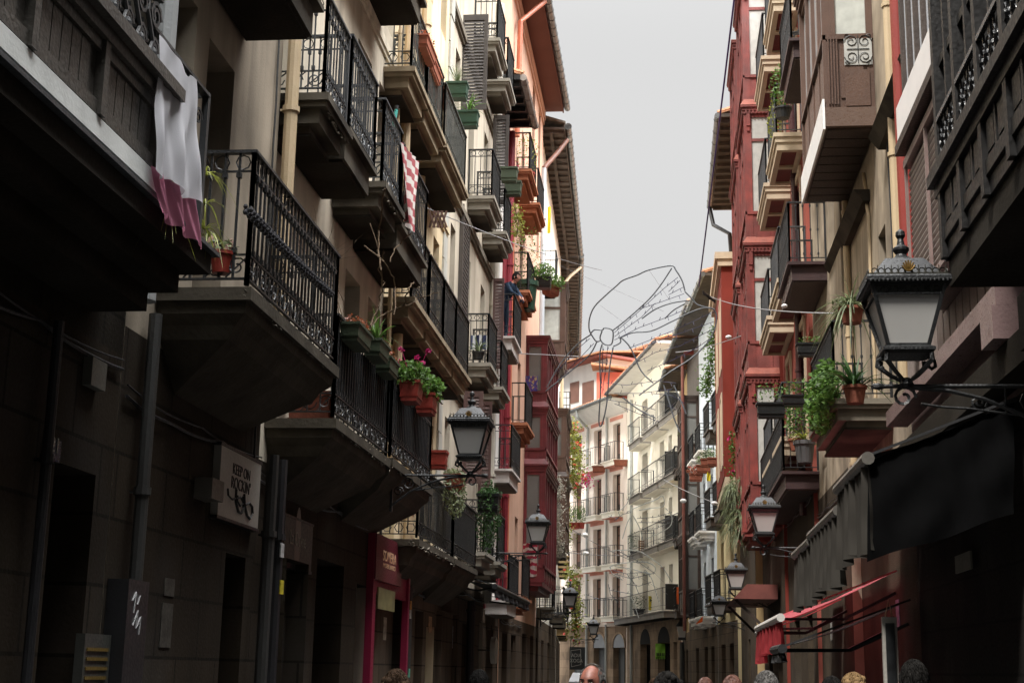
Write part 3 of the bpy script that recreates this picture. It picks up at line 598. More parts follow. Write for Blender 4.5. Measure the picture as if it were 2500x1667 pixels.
for px_, r_ in ((988, .065), (966, .03)): pipe(fC, hC, fC.px(px_, 400, .1)[0], 3.5, 13, .1, r_, PIPEB)
# ---- D
fD = LF(-3.8)
ops = []
for a, b in ((19.0, 19.7), (20.6, 21.4), (22.2, 22.8)): ops += [(a, b, 3.35, 5.5), (a, b, 6.45, 8.6), (a, b, 9.35, 11.4), (a, b, 12.3, 14.3)]
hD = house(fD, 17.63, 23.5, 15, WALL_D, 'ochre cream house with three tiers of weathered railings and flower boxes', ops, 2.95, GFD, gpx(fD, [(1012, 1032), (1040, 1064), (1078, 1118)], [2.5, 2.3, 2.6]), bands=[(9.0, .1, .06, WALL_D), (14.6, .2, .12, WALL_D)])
dd = .5
for a, b in (((1003, 160), (1036, 262)), ((1040, 262), (1076, 357)), ((1082, 360), (1133, 465))): bpx(fD, hD, dd, a, b, z=9.28, orn='tb', mt=IRONGR, detail=1, sm=mat('ochre_moulded_slab', (.25, .20, .135), .9, .3, 2, streak=.4))
for a, b in (((1003, 720), (1041, 780)), ((1045, 785), (1077, 845)), ((1080, 850), (1108, 890)), ((1110, 893), (1140, 925))): bpx(fD, hD, dd, a, b, z=6.33, orn='tb', mt=IRON, detail=1, mid=True, sm=MATS['ochre_moulded_slab'])
for a, b in (((1016, 1325), (1100, 1375)), ((1104, 1378), (1158, 1397))): bpx(fD, hD, dd, a, b, z=3.3, orn='tb', mt=IRON, detail=1, mid=True, sm=CORB, slab='v')
pipe(fD, hD, fD.px(1028, 400, .1)[0], 3, 14.8, .1, .075, PIPEB); pipe(fD, hD, fD.px(994, 1500, .1)[0], 0, 3.2, .1, .075, PIPEG)
pipe(fD, hD, fD.px(1150, 1500, .1)[0], 0, 2.9, .1, .08, PIPED)
k = MB()
for i in range(26): z = 3+.5*i; k.box(fD, 23.12, 23.5, .002, .03 if i % 2 else .04, z, z+.47)
k.build('quoins', mat('grey_quoin_stone', (.42, .41, .37), .9, .2, 2, streak=.3), hD)
# ---- E
fE = LF(-3.9)
ops = []
for a, b in ((24.6, 25.2), (26.5, 27.3), (28.9, 29.6)): ops += [(a, b, z, z+2.2) for z in (3.8, 7.4, 10.85)]
hE = house(fE, 23.51, 30.55, 16.9, WALL_E, 'grey beige house with dark louvred shutters and pairs of stone balconies', ops, 3.2, GFD, gpx(fE, [(1128, 1150), (1170, 1188), (1200, 1215)], [2.5, 2.6, 2.6]), bands=[(z, .12, .09, STONE) for z in (6.6, 10.1, 13.5)])
for z in (3.77, 7.38, 10.76, 14.26):
    for a, b, dn in ((26.6, 27.9, .48), (28.95, 30.15, .46)):
        if z == 14.26 and a < 28: a, b = 26.9, 28.2
        balcony(fE, hE, a, b, z, dn, orn='tb', mt=IRON, detail=1, mid=True, sm=mat('pale_grey_balcony_stone', (.27, .25, .21), .9, .25, 2, streak=.35), um=STONED)
pipe(fE, hE, 30.45, 3, 16.8, .09, .1, mat('pale_grey_downpipe', (.50, .47, .40), .5, .15, 2))
def shutter(fr, root, corners_px, Y, mt=SHUTT, nsl=26):
    (xa, ya), (xb, yb) = corners_px; p = onY(xa, ya, Y); q = onY(xb, yb, Y); k = MB(); x0, x1, z0, z1 = min(p.x, q.x), max(p.x, q.x), min(p.z, q.z), max(p.z, q.z); e = min(.075, (x1-x0)*.2)
    for a, b, c, d in ((x0, x0+e, z0, z1), (x1-e, x1, z0, z1), (x0+e, x1-e, z0, z0+e*1.6), (x0+e, x1-e, z1-e*1.6, z1)): k.wbox(a, b, Y-.018, Y+.018, c, d)
    h = (z1-z0-e*3.2)/nsl
    for i in range(nsl): z = z0+e*1.6+h*i; k.hexa([(x0+e, Y-.02, z), (x1-e, Y-.02, z), (x1-e, Y-.012, z), (x0+e, Y-.012, z), (x0+e, Y+.006, z+h*1.0), (x1-e, Y+.006, z+h*1.0), (x1-e, Y+.018, z+h*1.0), (x0+e, Y+.018, z+h*1.0)])
    k.build('shutter', mt, root)
shutter(fE, hE, ((1126, 38), (1187, 268)), 25.4); shutter(fE, hE, ((1205, 282), (1239, 500)), 29.6); shutter(fE, hE, ((1205, 680), (1227, 900)), 29.9, SHUTR)
shutter(fE, hE, ((1133, 955), (1175, 1180)), 26.0, SHUTR); shutter(fE, hE, ((1172, 980), (1196, 1240)), 28.4, SHUTR)
k = MB(); s0, z0 = fE.px(1131, 500, .06); s1, z1 = fE.px(1155, 760, .06); k.box(fE, s0, s0+.06, .003, .08, 8.0, 10.3); k.box(fE, s0+.85, s0+.91, .003, .08, 8.0, 10.3); k.box(fE, s0+.06, s0+.85, .003, .05, 8.0, 10.3)
for i in range(26): k.box(fE, s0+.1, s0+.8, .05, .07, 8.05+i*.086, 8.1+i*.086)
k.build('shutter', SHUTT, hE)
# ---- F narrow white house with crimson edges
fF = LF(-3.92)
hF = house(fF, 30.56, 33.55, 15.0, WHITEP, 'narrow white house with crimson jambs between grey beige and orange houses', [(31.5, 32.3, z, z+2.1) for z in (3.3, 5.75, 9.0)], 2.9, GFD, [(31.3, 32.6, .02, 2.5)])
k = MB()
for s in (30.6, 31.25, 32.9, 33.3): k.box(fF, s, s+.14, .002, .05, 2.9, 14.9)
k.build('crimson_strips', CRIM, hF)
for z, s0_, s1_ in ((8.95, 31.0, 32.6), (5.95, 31.0, 32.9), (3.1, 31.0, 33.0)): balcony(fF, hF, s0_, s1_, z, .5, orn='tb', mt=IRON, detail=1, mid=True, sm=mat('white_balcony_slab', (.6, .56, .52), .85, .15, 2, streak=.2), um=STONE, slab='b')
pipe(fF, hF, 33.45, 2.9, 14.8, .1, .09, CRIM)
eave(fF, hF, 30.56, 33.6, 14.95, .6, .12, sm=BLKW, gut=mat('grey_brown_gutter', (.26, .22, .19), .5, .3, 4), rsp=.5)
# ---- G orange house
fG = LF(-3.9)
zl = (3.3, 7.45, 10.75, 13.9)
hG = house(fG, 33.56, 42.98, 19.3, ORNG, 'salmon orange house with a wide rosy eave and orange moulded balconies', [(a, b, z, z+2.2) for z in zl for a, b in ((34.3, 35.1), (36.6, 37.4))]+[(a, b, z, z+2.1) for z in (13.9, 16.6) for a, b in ((39.4, 40.2), (41.4, 42.1))], 2.9, GFD, [(34.2, 35.3, .02, 2.5), (36.2, 37.4, .02, 2.5), (39, 40.2, .02, 2.6), (41.3, 42.3, .02, 2.6)], bands=[(18.9, .3, .08, ORNG)])
for z in zl:
    for a, b in ((33.75, 35.5), (36.1, 37.9))[:2 if z == 13.9 else 1]: balcony(fG, hG, a, b, z+(.0 if a < 35 else -.1), .5, orn='', mt=IRON, detail=1, mid=True, sm=ORNGD, um=ORNGD, sp=.13)
pipe(fG, hG, 33.62, 2.9, 12.2, .12, .06, mat('copper_red_pipe', (.55, .17, .09), .5, .2, 2), rings=False)
k = MB(); k.box(fG, 33.4, 43.1, .004, .62, 19.25, 19.33); k.box(fG, 33.4, 43.1, .621, .66, 19.2, 19.42); e_ = k.build('eave', EAVEP, hG)
g_ = MB(); g_.tube([fG.w(33.4, .77, 19.35), fG.w(43.1, .77, 19.35)], .1, 10)
for i in range(19): g_.tube([fG.w(33.5+.5*i, .77, 19.35), fG.w(33.54+.5*i, .77, 19.35)], .115, 10)
g_.build('gutter', ZINC, e_); t_ = MB(); t_.hexa([fG.w(33.5, -5, 21.3), fG.w(43.1, -5, 21.3), fG.w(43.1, .7, 19.44), fG.w(33.5, .7, 19.44), fG.w(33.5, -5, 21.4), fG.w(43.1, -5, 21.4), fG.w(43.1, .7, 19.52), fG.w(33.5, .7, 19.52)]); t_.build('roof', TILE, hG)
k = MB(); k.tube([fG.w(35.2, .7, 19.2), fG.w(34.3, .15, 18.2), fG.w(34.3, .12, 15)], .07, 8); k.build('drainpipe', MATS['copper_red_pipe'], hG)
# ---- maroon glazed bay on the same house
fH, hH = fG, hG
mirador(fH, hH, 38.75, 42.9, .58, [(3.95, 7.15), (7.16, 8.75), (8.76, 10.75)], MARO, GLASSG, GLASSG, 5, ledge=MARO, wz=.45, orn=False, transom=False)
k = MB(); p = onY(1279, 918, 38.72); q = onY(1312, 955, 38.72); k.wbox(p.x, q.x, 38.70, 38.72, q.z, p.z); tm = mat('blue_stained_glass', (.05, .04, .2), .3, .8, 20, bump=0); vo = tm.node_tree.nodes.new('ShaderNodeTexVoronoi'); vo.inputs['Scale'].default_value = 11; rp = tm.node_tree.nodes.new('ShaderNodeValToRGB'); rp.color_ramp.interpolation = 'CONSTANT'; rp.color_ramp.elements[0].color = (.03, .03, .18, 1); rp.color_ramp.elements[1].position = .8; rp.color_ramp.elements[1].color = (.35, .28, .12, 1); rp.color_ramp.elements.new(.5).color = (.12, .03, .12, 1); rp.color_ramp.elements.new(.65).color = (.04, .05, .25, 1); spx = tm.node_tree.nodes.new('ShaderNodeSeparateColor'); tm.node_tree.links.new(vo.outputs['Color'], spx.inputs[0]); tm.node_tree.links.new(spx.outputs[0], rp.inputs[0]); tm.node_tree.links.new(rp.outputs[0], tm.node_tree.nodes['Principled BSDF'].inputs['Base Color'])
k.build('stained_glass_pane', tm, hH)
# ---- H brown house, wall bending away
fI = Fr((-3.95, 43.0), (-4.4, 57.5))
hI = house(fI, 0.01, 14.4, 18.7, PALEC, 'cream house with dark brown wooden bays under a deep plank eave', [(a, a+.8, z, z+2.1) for a in (.5, 6, 9, 11.5) for z in (3.6, 6.6, 9.6, 12.9)], 3.2, GFD, [(1, 2.2, .02, 2.6), (4, 5.4, .02, 2.6), (8, 9.2, .02, 2.6)])
mirador(fI, hI, 1.5, 3.2, .75, [(11.2, 13.9)], BRW, GLASSG, CURT, 2, ledge=BRWD, wz=.8, orn=False)
k = MB(); k.hexa([fI.w(1.5, .003, 9.9), fI.w(3.2, .003, 9.9), fI.w(3.2, .1, 9.9), fI.w(1.5, .1, 9.9), fI.w(1.5, .003, 11.2), fI.w(3.2, .003, 11.2), fI.w(3.2, .68, 11.2), fI.w(1.5, .68, 11.2)]); k.build('bay_corbel', BRW, hI)
mirador(fI, hI, 4.6, 8.0, .7, [(5.8, 8.0), (8.01, 10.3)], BRW, GLASSG, GLASSG, 4, ledge=BRWD, wz=.7, orn=False)
k = MB(); k.hexa([fI.w(4.6, .003, 5.0), fI.w(8, .003, 5.0), fI.w(8, .1, 5.0), fI.w(4.6, .1, 5.0), fI.w(4.6, .003, 5.8), fI.w(8, .003, 5.8), fI.w(8, .62, 5.8), fI.w(4.6, .62, 5.8)]); k.build('bay_corbel', BRW, hI)
for a, b, z in ((9.0, 10.3, 9.0), (11.2, 12.5, 9.2), (9.0, 10.3, 6.1), (11.2, 12.5, 6.1), (.1, 1.2, 13.6), (.4, 1.3, 9.3), (9, 10.3, 3.6), (11.2, 12.5, 3.5), (1.0, 2.4, 3.5)): balcony(fI, hI, a, b, z, .5, orn='b', mt=IRON, detail=0, sm=STONE, slab='b', sp=.13)
def plank_eave(fr, root, s0, s1, z, ov, drop=0):
    k = MB(); k.box(fr, s0, s1, .004, ov, z, z+.08); k.box(fr, s0, s1, ov+.001, ov+.04, z-.06, z+.18); k.box(fr, s0, s1, .25, .36, z-.13, z-.09)
    n = int((s1-s0)/.6)
    for i in range(n): k.box(fr, s0+.1+i*.6, s0+.17+i*.6, .005, ov-.01, z-.09, z-.001)
    for i in range(n*2): k.box(fr, s0+.01+i*.3, s0+.29+i*.3, .37, ov-.02, z-.012-.004*(i % 3), z-.0005)
    e_ = k.build('eave', EAVEW, root); g_ = MB(); g_.tube([fr.w(s0, ov+.14, z+.1), fr.w(s1, ov+.14, z+.1)], .1, 10)
    for i in range(n): g_.tube([fr.w(s0+.6*i, ov+.14, z+.1), fr.w(s0+.04+.6*i, ov+.14, z+.1)], .115, 10)
    g_.build('gutter', ZINC, e_); t_ = MB(); t_.hexa([fr.w(s0, -5, z+2), fr.w(s1, -5, z+2), fr.w(s1, ov+.05, z+.2), fr.w(s0, ov+.05, z+.2), fr.w(s0, -5, z+2.1), fr.w(s1, -5, z+2.1), fr.w(s1, ov+.05, z+.28), fr.w(s0, ov+.05, z+.28)]); t_.build('roof', TILEG, root)
plank_eave(fI, hI, .02, 14.5, 18.62, .72)
pipe(fI, hI, fI.px(1323, 700, .1)[0], 9, 17.2, .1, .09, PIPEBL)
s_ = fI.px(1323, 700, .1)[0]; k = MB(); k.tube([fI.w(s_, .1, 17.2), fI.w(s_+.5, .5, 17.9), fI.w(s_+.9, .8, 18.5)], .08, 8); k.build('drainpipe', mat('rusty_pipe', (.2, .09, .06), .6, .3, 5), hI)
# last house on the left
fJ = Fr((-4.4, 57.52), (-5.75, 78))
hJ = house(fJ, 0.01, 20, 18.7, PALEC, 'last pale cream house at the left bend before the pale buildings', [(a, a+.8, z, z+2) for a in (1, 4, 7, 10, 13) for z in (3.3, 6.2, 9.1, 12)], 3, GFD, [(2, 3.2, .02, 2.5), (8, 9.2, .02, 2.5)])
for a in (.8, 3.8, 6.8, 9.8):
    for z in (3.3, 6.2, 9.1, 12): balcony(fJ, hJ, a, a+1.3, z, .45, orn='', mt=IRON, detail=0, sm=OCHR, slab='b', sp=.13)
plank_eave(fJ, hJ, .1, 20, 18.62, .75)
k = MB(); k.tube([fJ.w(1.2, .85, 18.5), fJ.w(.5, .4, 17.9), fJ.w(.1, .12, 17.4), fJ.w(.1, .12, 12)], .07, 8); k.build('drainpipe', PIPEB, hJ)
# ================================================================== FAR BUILDINGS
PIPEF = mat('pale_grey_far_pipe', (.36, .38, .37), .5, .15, 2)
fP = Fr((-2.18, 78.0), (-6.6, 86.2))
def fs(fr, x, y, n=0): return fr.px(x, y, n)
ZP = [4.55, 7.35, 10.2, 13.05]
cols = [(1441, 1462), (1488, 1510), (1403, 1422)]
ops = []
for i, z in enumerate(ZP):
    for x0_, x1_ in ((1505, 1523), (1458, 1477), (1408, 1428)):
        b_ = fs(fP, x0_-9, 1200)[0]; a_ = fs(fP, x1_-9, 1200)[0]; ops.append((a_, b_, z, z+2.15, 'b'))
archs = []
hP = house(fP, 0.01, 9.3, 16.3, PALEP, 'pale pink and cream building at the bend with brown roller blinds', ops, 4.1, SANDST, [(fs(fP, b, 1600)[0], fs(fP, a, 1600)[0], .02, 2.9, mat('grey_shop_glass', (.18, .19, .20), .2, .2, 1, bump=0)) for a, b in ((1449, 1478), (1497, 1526), (1390, 1428))], bands=[(4.15, .22, .16, PALEP)])
for o in ops:
    k = MB(); k.box(fP, o[0]-.35, o[1]+.35, .002, .03, o[2]+2.35, o[2]+2.55); k.build('pink_band', PINKB, hP)
    balcony(fP, hP, o[0]-.4, o[1]+.4, o[2], .55, orn='', mt=IRONG, detail=0, sm=PALEC, slab='b', um=PINKB, sp=.22, h=1.0, t=.016)
# arched heads over the shop windows
for a, b in ((1449, 1478), (1497, 1526)):
    s1_ = fs(fP, a, 1600)[0]; s0_ = fs(fP, b, 1600)[0]; c = (s0_+s1_)/2; r = (s1_-s0_)/2; k = MB(); N = 14
    for i in range(N):
        u0, u1 = math.pi*i/N, math.pi*(i+1)/N
        k.hexa([fP.w(c+r*math.cos(u), n_, 2.9+r*1.0*math.sin(u)) for n_ in (.004, .03) for u in (u0, u1)][:2]+[fP.w(c+(r+.12)*math.cos(u), .004, 2.9+(r+.12)*math.sin(u)) for u in (u1, u0)]+[fP.w(c+r*math.cos(u), .05, 2.9+r*math.sin(u)) for u in (u0, u1)]+[fP.w(c+(r+.12)*math.cos(u), .05, 2.9+(r+.12)*math.sin(u)) for u in (u1, u0)])
    k.build('arch', SANDST, hP); k = MB(); vs = [fP.w(c, .012, 2.9)]+[fP.w(c+r*math.cos(math.pi*i/N), .012, 2.9+r*math.sin(math.pi*i/N)) for i in range(N+1)]; k.add(vs, [(0, i, i+1) for i in range(1, N+1)]); k.build('fanlight', MATS['grey_shop_glass'], hP)
    k = MB(); k.box(fP, s0_+.1, c-.02, -.33, -.30, .6, 2.88); k.build('dark_half_pane', DARKIN, hP)
k = MB(); k.box(fP, -.0, 9.4, .003, .9, 16.3, 16.42); k.hexa([fP.w(0, .003, 15.7), fP.w(9.4, .003, 15.7), fP.w(9.4, .1, 15.7), fP.w(0, .1, 15.7), fP.w(0, .003, 16.299), fP.w(9.4, .003, 16.299), fP.w(9.4, .8, 16.299), fP.w(0, .8, 16.299)]); e_ = k.build('cornice', WHITEP, hP)
g_ = MB(); g_.tube([fP.w(0, 1.0, 16.45), fP.w(9.4, 1.0, 16.45)], .1, 8); g_.build('gutter', ZINC, e_)
def tiles(fr, root, s0, s1, n1, z1, n0, z0, mt=TILE, sp=.22):
    k = MB(); k.hexa([fr.w(s0, n0, z0-.05), fr.w(s1, n0, z0-.05), fr.w(s1, n1, z1-.05), fr.w(s0, n1, z1-.05), fr.w(s0, n0, z0), fr.w(s1, n0, z0), fr.w(s1, n1, z1), fr.w(s0, n1, z1)])
    s = s0
    while s < s1: k.tube([fr.w(s+.1, n1+.05, z1+.02), fr.w(s+.1, n0, z0+.02)], .085, 6); s += sp
    return k.build('roof', mt, root)
tiles(fP, hP, 0, 9.4, .95, 16.5, -4.5, 18.2)
for px_ in (1480, ): pipe(fP, hP, fs(fP, px_, 1300, .1)[0], .2, 16, .1, .06, PIPEF, rings=False)
k = MB(); s_ = fs(fP, 1433, 1010, .9)[0]; k.tube([fP.w(fs(fP, 1408, 1005, 1)[0], 1, 16.4), fP.w(fs(fP, 1408, 1005, 1)[0], .95, 16.0), fP.w(fs(fP, 1434, 1030, .2)[0], .15, 15.4), fP.w(fs(fP, 1434, 1100, .12)[0], .12, 14.6), fP.w(fs(fP, 1434, 1300, .12)[0], .12, .3)], .075, 8); k.build('drainpipe', PIPEF, hP)
# attic storey: coral wall with two brown blinds, red-brown soffit
k = MB(); A0 = fs(fP, 1570, 900, -2)[0]
fAt = Fr((-3.6, 81.2), (-9.5, 88.5)); 
at = MB(); at.box(fAt, -.4, 8, -5, 0, 16.4, 19.35); atw = at.build('attic', WHITEP, hP)
k = MB(); pa = onY(1456, 985, 80.6); pb = onY(1580, 908, 80.6); k.wbox(pa.x, pb.x, 80.6, 83.5, 16.6, pb.z); k.build('coral_gable', CORAL, atw)
k = MB()
for xa, xb, ya, yb in ((1393, 1414, 930, 985), (1423, 1450, 928, 988)):
    s_a = fAt.px(xb, 950)[0]; s_b = fAt.px(xa, 950)[0]; k.box(fAt, s_a, s_b, .002, .05, fAt.px(xa, yb)[1], fAt.px(xb, ya)[1])
k.build('roller_blind', ROLLB, atw)
k = MB(); k.box(fAt, -.8, 8, -5, .7, 19.36, 19.5); k.build('attic_soffit', mat('rose_brown_soffit', (.30, .12, .10), .8, .1, 1), atw)
k = MB(); k.hexa([fAt.w(-.9, .9, 19.51), fAt.w(8, .9, 19.51), fAt.w(8, -5, 20.3), fAt.w(-.9, -5, 20.3), fAt.w(-.9, .9, 19.6), fAt.w(8, .9, 19.6), fAt.w(8, -5, 20.4), fAt.w(-.9, -5, 20.4)])
k.hexa([(pa.x-.3, 80.1, pb.z+.34), (pb.x+.3, 80.1, pb.z-.12), (pb.x+.3, 84, pb.z-.1), (pa.x-.3, 84, pb.z+.4), (pa.x-.3, 80.1, pb.z+.48), (pb.x+.3, 80.1, pb.z+.02), (pb.x+.3, 84, pb.z+.05), (pa.x-.3, 84, pb.z+.6)]) ; k.build('roof', TILE, atw)
# ---- cream building of four balcony columns
fQ = Fr((-2.16, 77.9), (.62, 65.2))
Lq = fQ.L
def qs(x, y=1200, n=0): return fQ.px(x, y, n)[0]
ZQ = [4.35, 7.45, 10.4, 13.2]
ops = []
for z in ZQ:
    for a, b in ((1568, 1581), (1611, 1622), (1632, 1641)):
        ops.append((qs(a), qs(b), z, z+2.2, 'g'))
def arch_w(o): return o
gopn = [(qs(1563, 1600), qs(1588, 1600), .02, 3.0), (qs(1606, 1600), qs(1636, 1600), .02, 3.0), (qs(1644, 1600), qs(1654, 1600), .02, 3.0)]
hQ = house(fQ, .02, Lq, 16.6, PALEC, 'bright cream building with four tiers of dark slabbed balconies over sandstone arches', ops, 4.1, SANDST, gopn, bands=[(3.98, .1, .05, SANDST)])
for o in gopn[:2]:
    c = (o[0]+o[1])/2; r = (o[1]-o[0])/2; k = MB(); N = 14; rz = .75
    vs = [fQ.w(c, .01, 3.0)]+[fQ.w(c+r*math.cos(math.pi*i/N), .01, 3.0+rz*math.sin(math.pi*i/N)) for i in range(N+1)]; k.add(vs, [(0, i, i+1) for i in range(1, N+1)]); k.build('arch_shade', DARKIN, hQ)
mat('dark_grey_slab', (.20, .185, .17), .7, .2, 2)
for iz, z in enumerate(ZQ):
    if iz:
        for a, b in ((1534, 1562), (1567, 1604), (1606, 1626), (1622, 1656)):
            s_a, s_b = sorted((qs(a, 1200, .6), qs(b, 1200, .6))); balcony(fQ, hQ, s_a+.05, s_b-.05, z, .62, orn='b', mt=IRONG, detail=0, sm=mat('dark_grey_slab', (.20, .185, .17), .7, .2, 2), slab='b', um=PALEC, sp=.24, h=1.02, t=.016)
    else:
        balcony(fQ, hQ, .1, Lq-.4, z, .75, orn='b', mt=IRON, detail=0, sm=MATS['dark_grey_slab'], slab='b', um=NBLK, sp=.24, h=1.02, t=.016)
    for a in (1628,):   # dark screens between balconies
        k = MB(); s_a = qs(a, 1200, .5); k.box(fQ, s_a, s_a+.04, .01, .6, z+.05, z+1.2); k.build('privacy_screen', IRON, hQ)
eave(fQ, hQ, -.3, Lq, 16.6, 1.1, .12, sm=WHITEP, gut=mat('dark_gutter', (.06, .06, .065), .5, .2, 3), rafters=False)
pipe(fQ, hQ, qs(1541, 1300, .1), .2, 16, .1, .075, PIPEF, rings=False)
# dormer on that roof
DY = 84.0; D_ = lambda x, y: onY(x, y, DY); p0, p1 = D_(1528, 925), D_(1632, 872); pk = D_(1580, 850); le = D_(1510, 874); re = D_(1645, 868)
k = MB(); k.wbox(p0.x, p1.x, DY, DY+3, p0.z, le.z+.05); dm = k.build('dormer', mat('yellow_ochre_wall', (.70, .50, .30), .85, .1, 1), hQ)  # dormer wall in its own yellow ochre
k = MB()
for a_, b_ in ((le, pk), (pk, re)): k.hexa([(a_.x, DY-.5, a_.z), (b_.x, DY-.5, b_.z), (b_.x, DY+3, b_.z), (a_.x, DY+3, a_.z), (a_.x, DY-.5, a_.z+.16), (b_.x, DY-.5, b_.z+.16), (b_.x, DY+3, b_.z+.16), (a_.x, DY+3, a_.z+.16)])
k.build('dormer_roof', TILE, dm)
a_, b_ = D_(1546, 880), D_(1568, 912); k = MB(); k.wbox(a_.x, b_.x, DY-.03, DY-.002, b_.z, a_.z); k.build('dormer_window', GLASS, dm)
k = MB()
for x_ in (a_.x-.14, b_.x+.002): k.wbox(x_, x_+.13, DY-.06, DY-.003, b_.z-.1, a_.z+.1)
k.build('window_frame', REDW, dm)
# ================================================================== RIGHT ROW
# ---- R1 black carved gallery house (nearest right)
f1 = RF_(2.62)
h1 = house(f1, -14, 9.45, 16.5, mat('shade_black_wall', (.022, .019, .016), .9, .3, 1, stain=.4), 'black house nearest on the right with a carved wooden gallery', [(5, 6, 4.6, 6.4)], 3.7, mat('shade_black_stone', (.016, .014, .012), .9, .3, 2), gpx(f1, [], 0)+[(3, 5, .02, 2.8), (7.9, 8.9, .02, 2.6, DRED)])  # wall and base colours darkened in place of shade
dep = .80; k = MB(); sN, sE = 4.5, 9.2
k.box(f1, sN, sE, .003, dep, 4.3, 4.4); k.box(f1, sN, sE+.08, .003, dep+.08, 4.82, 4.9); k.box(f1, sN, sE+.04, dep-.06, dep+.04, 4.74, 4.819)
k.box(f1, sN, sE+.02, dep-.05, dep+.02, 4.41, 4.5); k.box(f1, sN, sE-.07, dep-.02, dep+.004, 4.501, 4.738)
for i in range(9):
    s = sE-.08-i*.62; k.box(f1, s-.035, s+.045, dep-.1, dep+.035, 4.3, 8.6); k.box(f1, s-.31, s-.27, dep-.05, dep+.015, 4.5, 8.6); k.box(f1, s-.24, s-.07, dep+.005, dep+.012, 4.53, 4.71); k.box(f1, s-.52, s-.35, dep+.005, dep+.012, 4.53, 4.71)
for s in (sE-.0,): k.box(f1, s-.06, s, .003, dep, 4.4, 4.82); k.box(f1, s-.06, s, .003, .12, 4.9, 8.6)
k.box(f1, sN, sE, dep-.05, dep+.0, 5.62, 5.68)
gal = k.build('carved_gallery', BLKW, h1)
k = MB(); k.box(f1, sN, sE-.07, dep-.07, dep-.055, 4.9, 8.6); k.box(f1, sE-.05, sE-.04, .12, dep-.1, 4.9, 8.6); k.build('gallery_glass', mat('dim_grey_glass', (.05, .05, .052), .12, .3, 2, bump=0), gal)
k = MB(); zu = Vector((0, 0, 1)); s = sN
while s < sE-.1: scroll(k, f1.w(s, dep+.01, 5.1), f1.t, zu, .07, .012, 1.5); scroll(k, f1.w(s+.05, dep+.01, 5.0), f1.t, -zu, .06, .01, 1.3, -1); k.bar(f1.w(s, dep+.01, 4.9), f1.w(s, dep+.01, 5.22), .012); s += .13
k.bar(f1.w(sN, dep+.02, 5.24), f1.w(sE, dep+.02, 5.24), .03)
k.build('grille', mat('glossy_black_iron', (.02, .02, .021), .25, .3, 6, bump=.3, bscale=60), gal)
k = MB(); k.box(f1, sN, sE-.02, .003, dep-.02, 4.12, 4.299); k.box(f1, sN, 9.44, .003, .3, 3.75, 4.119); k.build('dark_soffit', NBLK, h1)
# ---- R2 metal shuttered front
f2 = RF_(2.66)
h2 = house(f2, 9.46, 15.7, 15.5, mat('dusky_rose_cladding', (.20, .13, .12), .7, .2, 2, streak=.4), 'house with ribbed bronze shutters, a white ledge and a red drainpipe', [(10.4, 11.6, 7.1, 9.3), (12.2, 13.2, 7.1, 9.3)], 3.75, blockmat('shade_black_blocks', (.016, .014, .012)), gpx(f2, [(2330, 2480)], 2.8))  # near-black base holds this front's shade in its colour
k = MB(); k.box(f2, 9.6, 13.3, .003, .42, 6.66, 7.03); k.build('white_ledge', mat('white_gloss_metal', (.88, .88, .86), .22, .05, 3, bump=0), h2)
k = MB(); k.box(f2, 9.6, 13.36, .003, .44, 6.56, 6.655); k.build('dark_soffit_strip', BRWD, h2)
k = MB(); k.box(f2, 9.6, 13.34, .003, .28, 5.02, 6.54); sh = k.build('shutter_box', BRWD, h2)
k = MB(); z = 5.1
while z < 6.4: k.tube([f2.w(9.7, .3, z), f2.w(13.3, .3, z)], .03, 8); z += .066
k.build('ribbed_shutter', mat('bronze_shutter_metal', (.30, .25, .225), .3, .1, 4, bump=0), sh)
k = MB()
for s in (9.9, 11.1, 12.25, 13.3): k.box(f2, s-.025, s+.025, .34, .365, 5.05, 6.5); k.box(f2, s-.1, s+.02, .37, .39, 5.12, 5.16)
k.box(f2, 9.6, 13.34, .281, .37, 6.42, 6.5); k.box(f2, 9.6, 13.34, .281, .37, 5.0, 5.06); k.build('shutter_rails', mat('rosy_grey_metal', (.24, .17, .155), .4, .2, 4), sh)
k = MB(); s = 9.7
while s < 13.3: k.box(f2, s, s+.28, .26, .3, 7.04, 9.4); s += .37
wn = k.build('white_window_panels', mat('white_glossy_panels', (.62, .65, .70), .2, .1, 1), h2); k = MB(); s = 9.62
while s < 13.4: k.box(f2, s, s+.07, .2, .34, 7.04, 9.4); s += .37
k.box(f2, 9.6, 13.34, .003, .199, 7.04, 9.4); k.build('window_mullions', BRWD, wn)
# vertical cladding boards under the shutters and the rose marble fascia
k = MB(); s = 9.6
while s < 15.6: k.box(f2, s, s+.26, .01, .04, 4.47, 5.01 if s < 13.3 else 6.0); s += .3
k.build('cladding_boards', mat('taupe_boards', (.28, .23, .21), .6, .25, 3, streak=.3), h2)
k = MB(); k.box(f2, 10.35, 15.69, .045, .27, 4.30, 4.46); k.box(f2, 10.35, 10.75, .045, .30, 4.05, 4.299); k.build('rose_marble_fascia', mat('rose_marble', (.22, .15, .145), .35, .25, 3, streak=.3), h2)
k = MB(); k.box(f2, 9.5, 15.6, .003, .2, 3.8, 4.04); k.build('recess_shade_strip', NBLK, h2)  # near-black strip paints the dark recess below the fascia
pipe(f2, h2, f2.px(2204, 300, .09)[0], 4.9, 10, .09, .085, PIPER, rings=False)
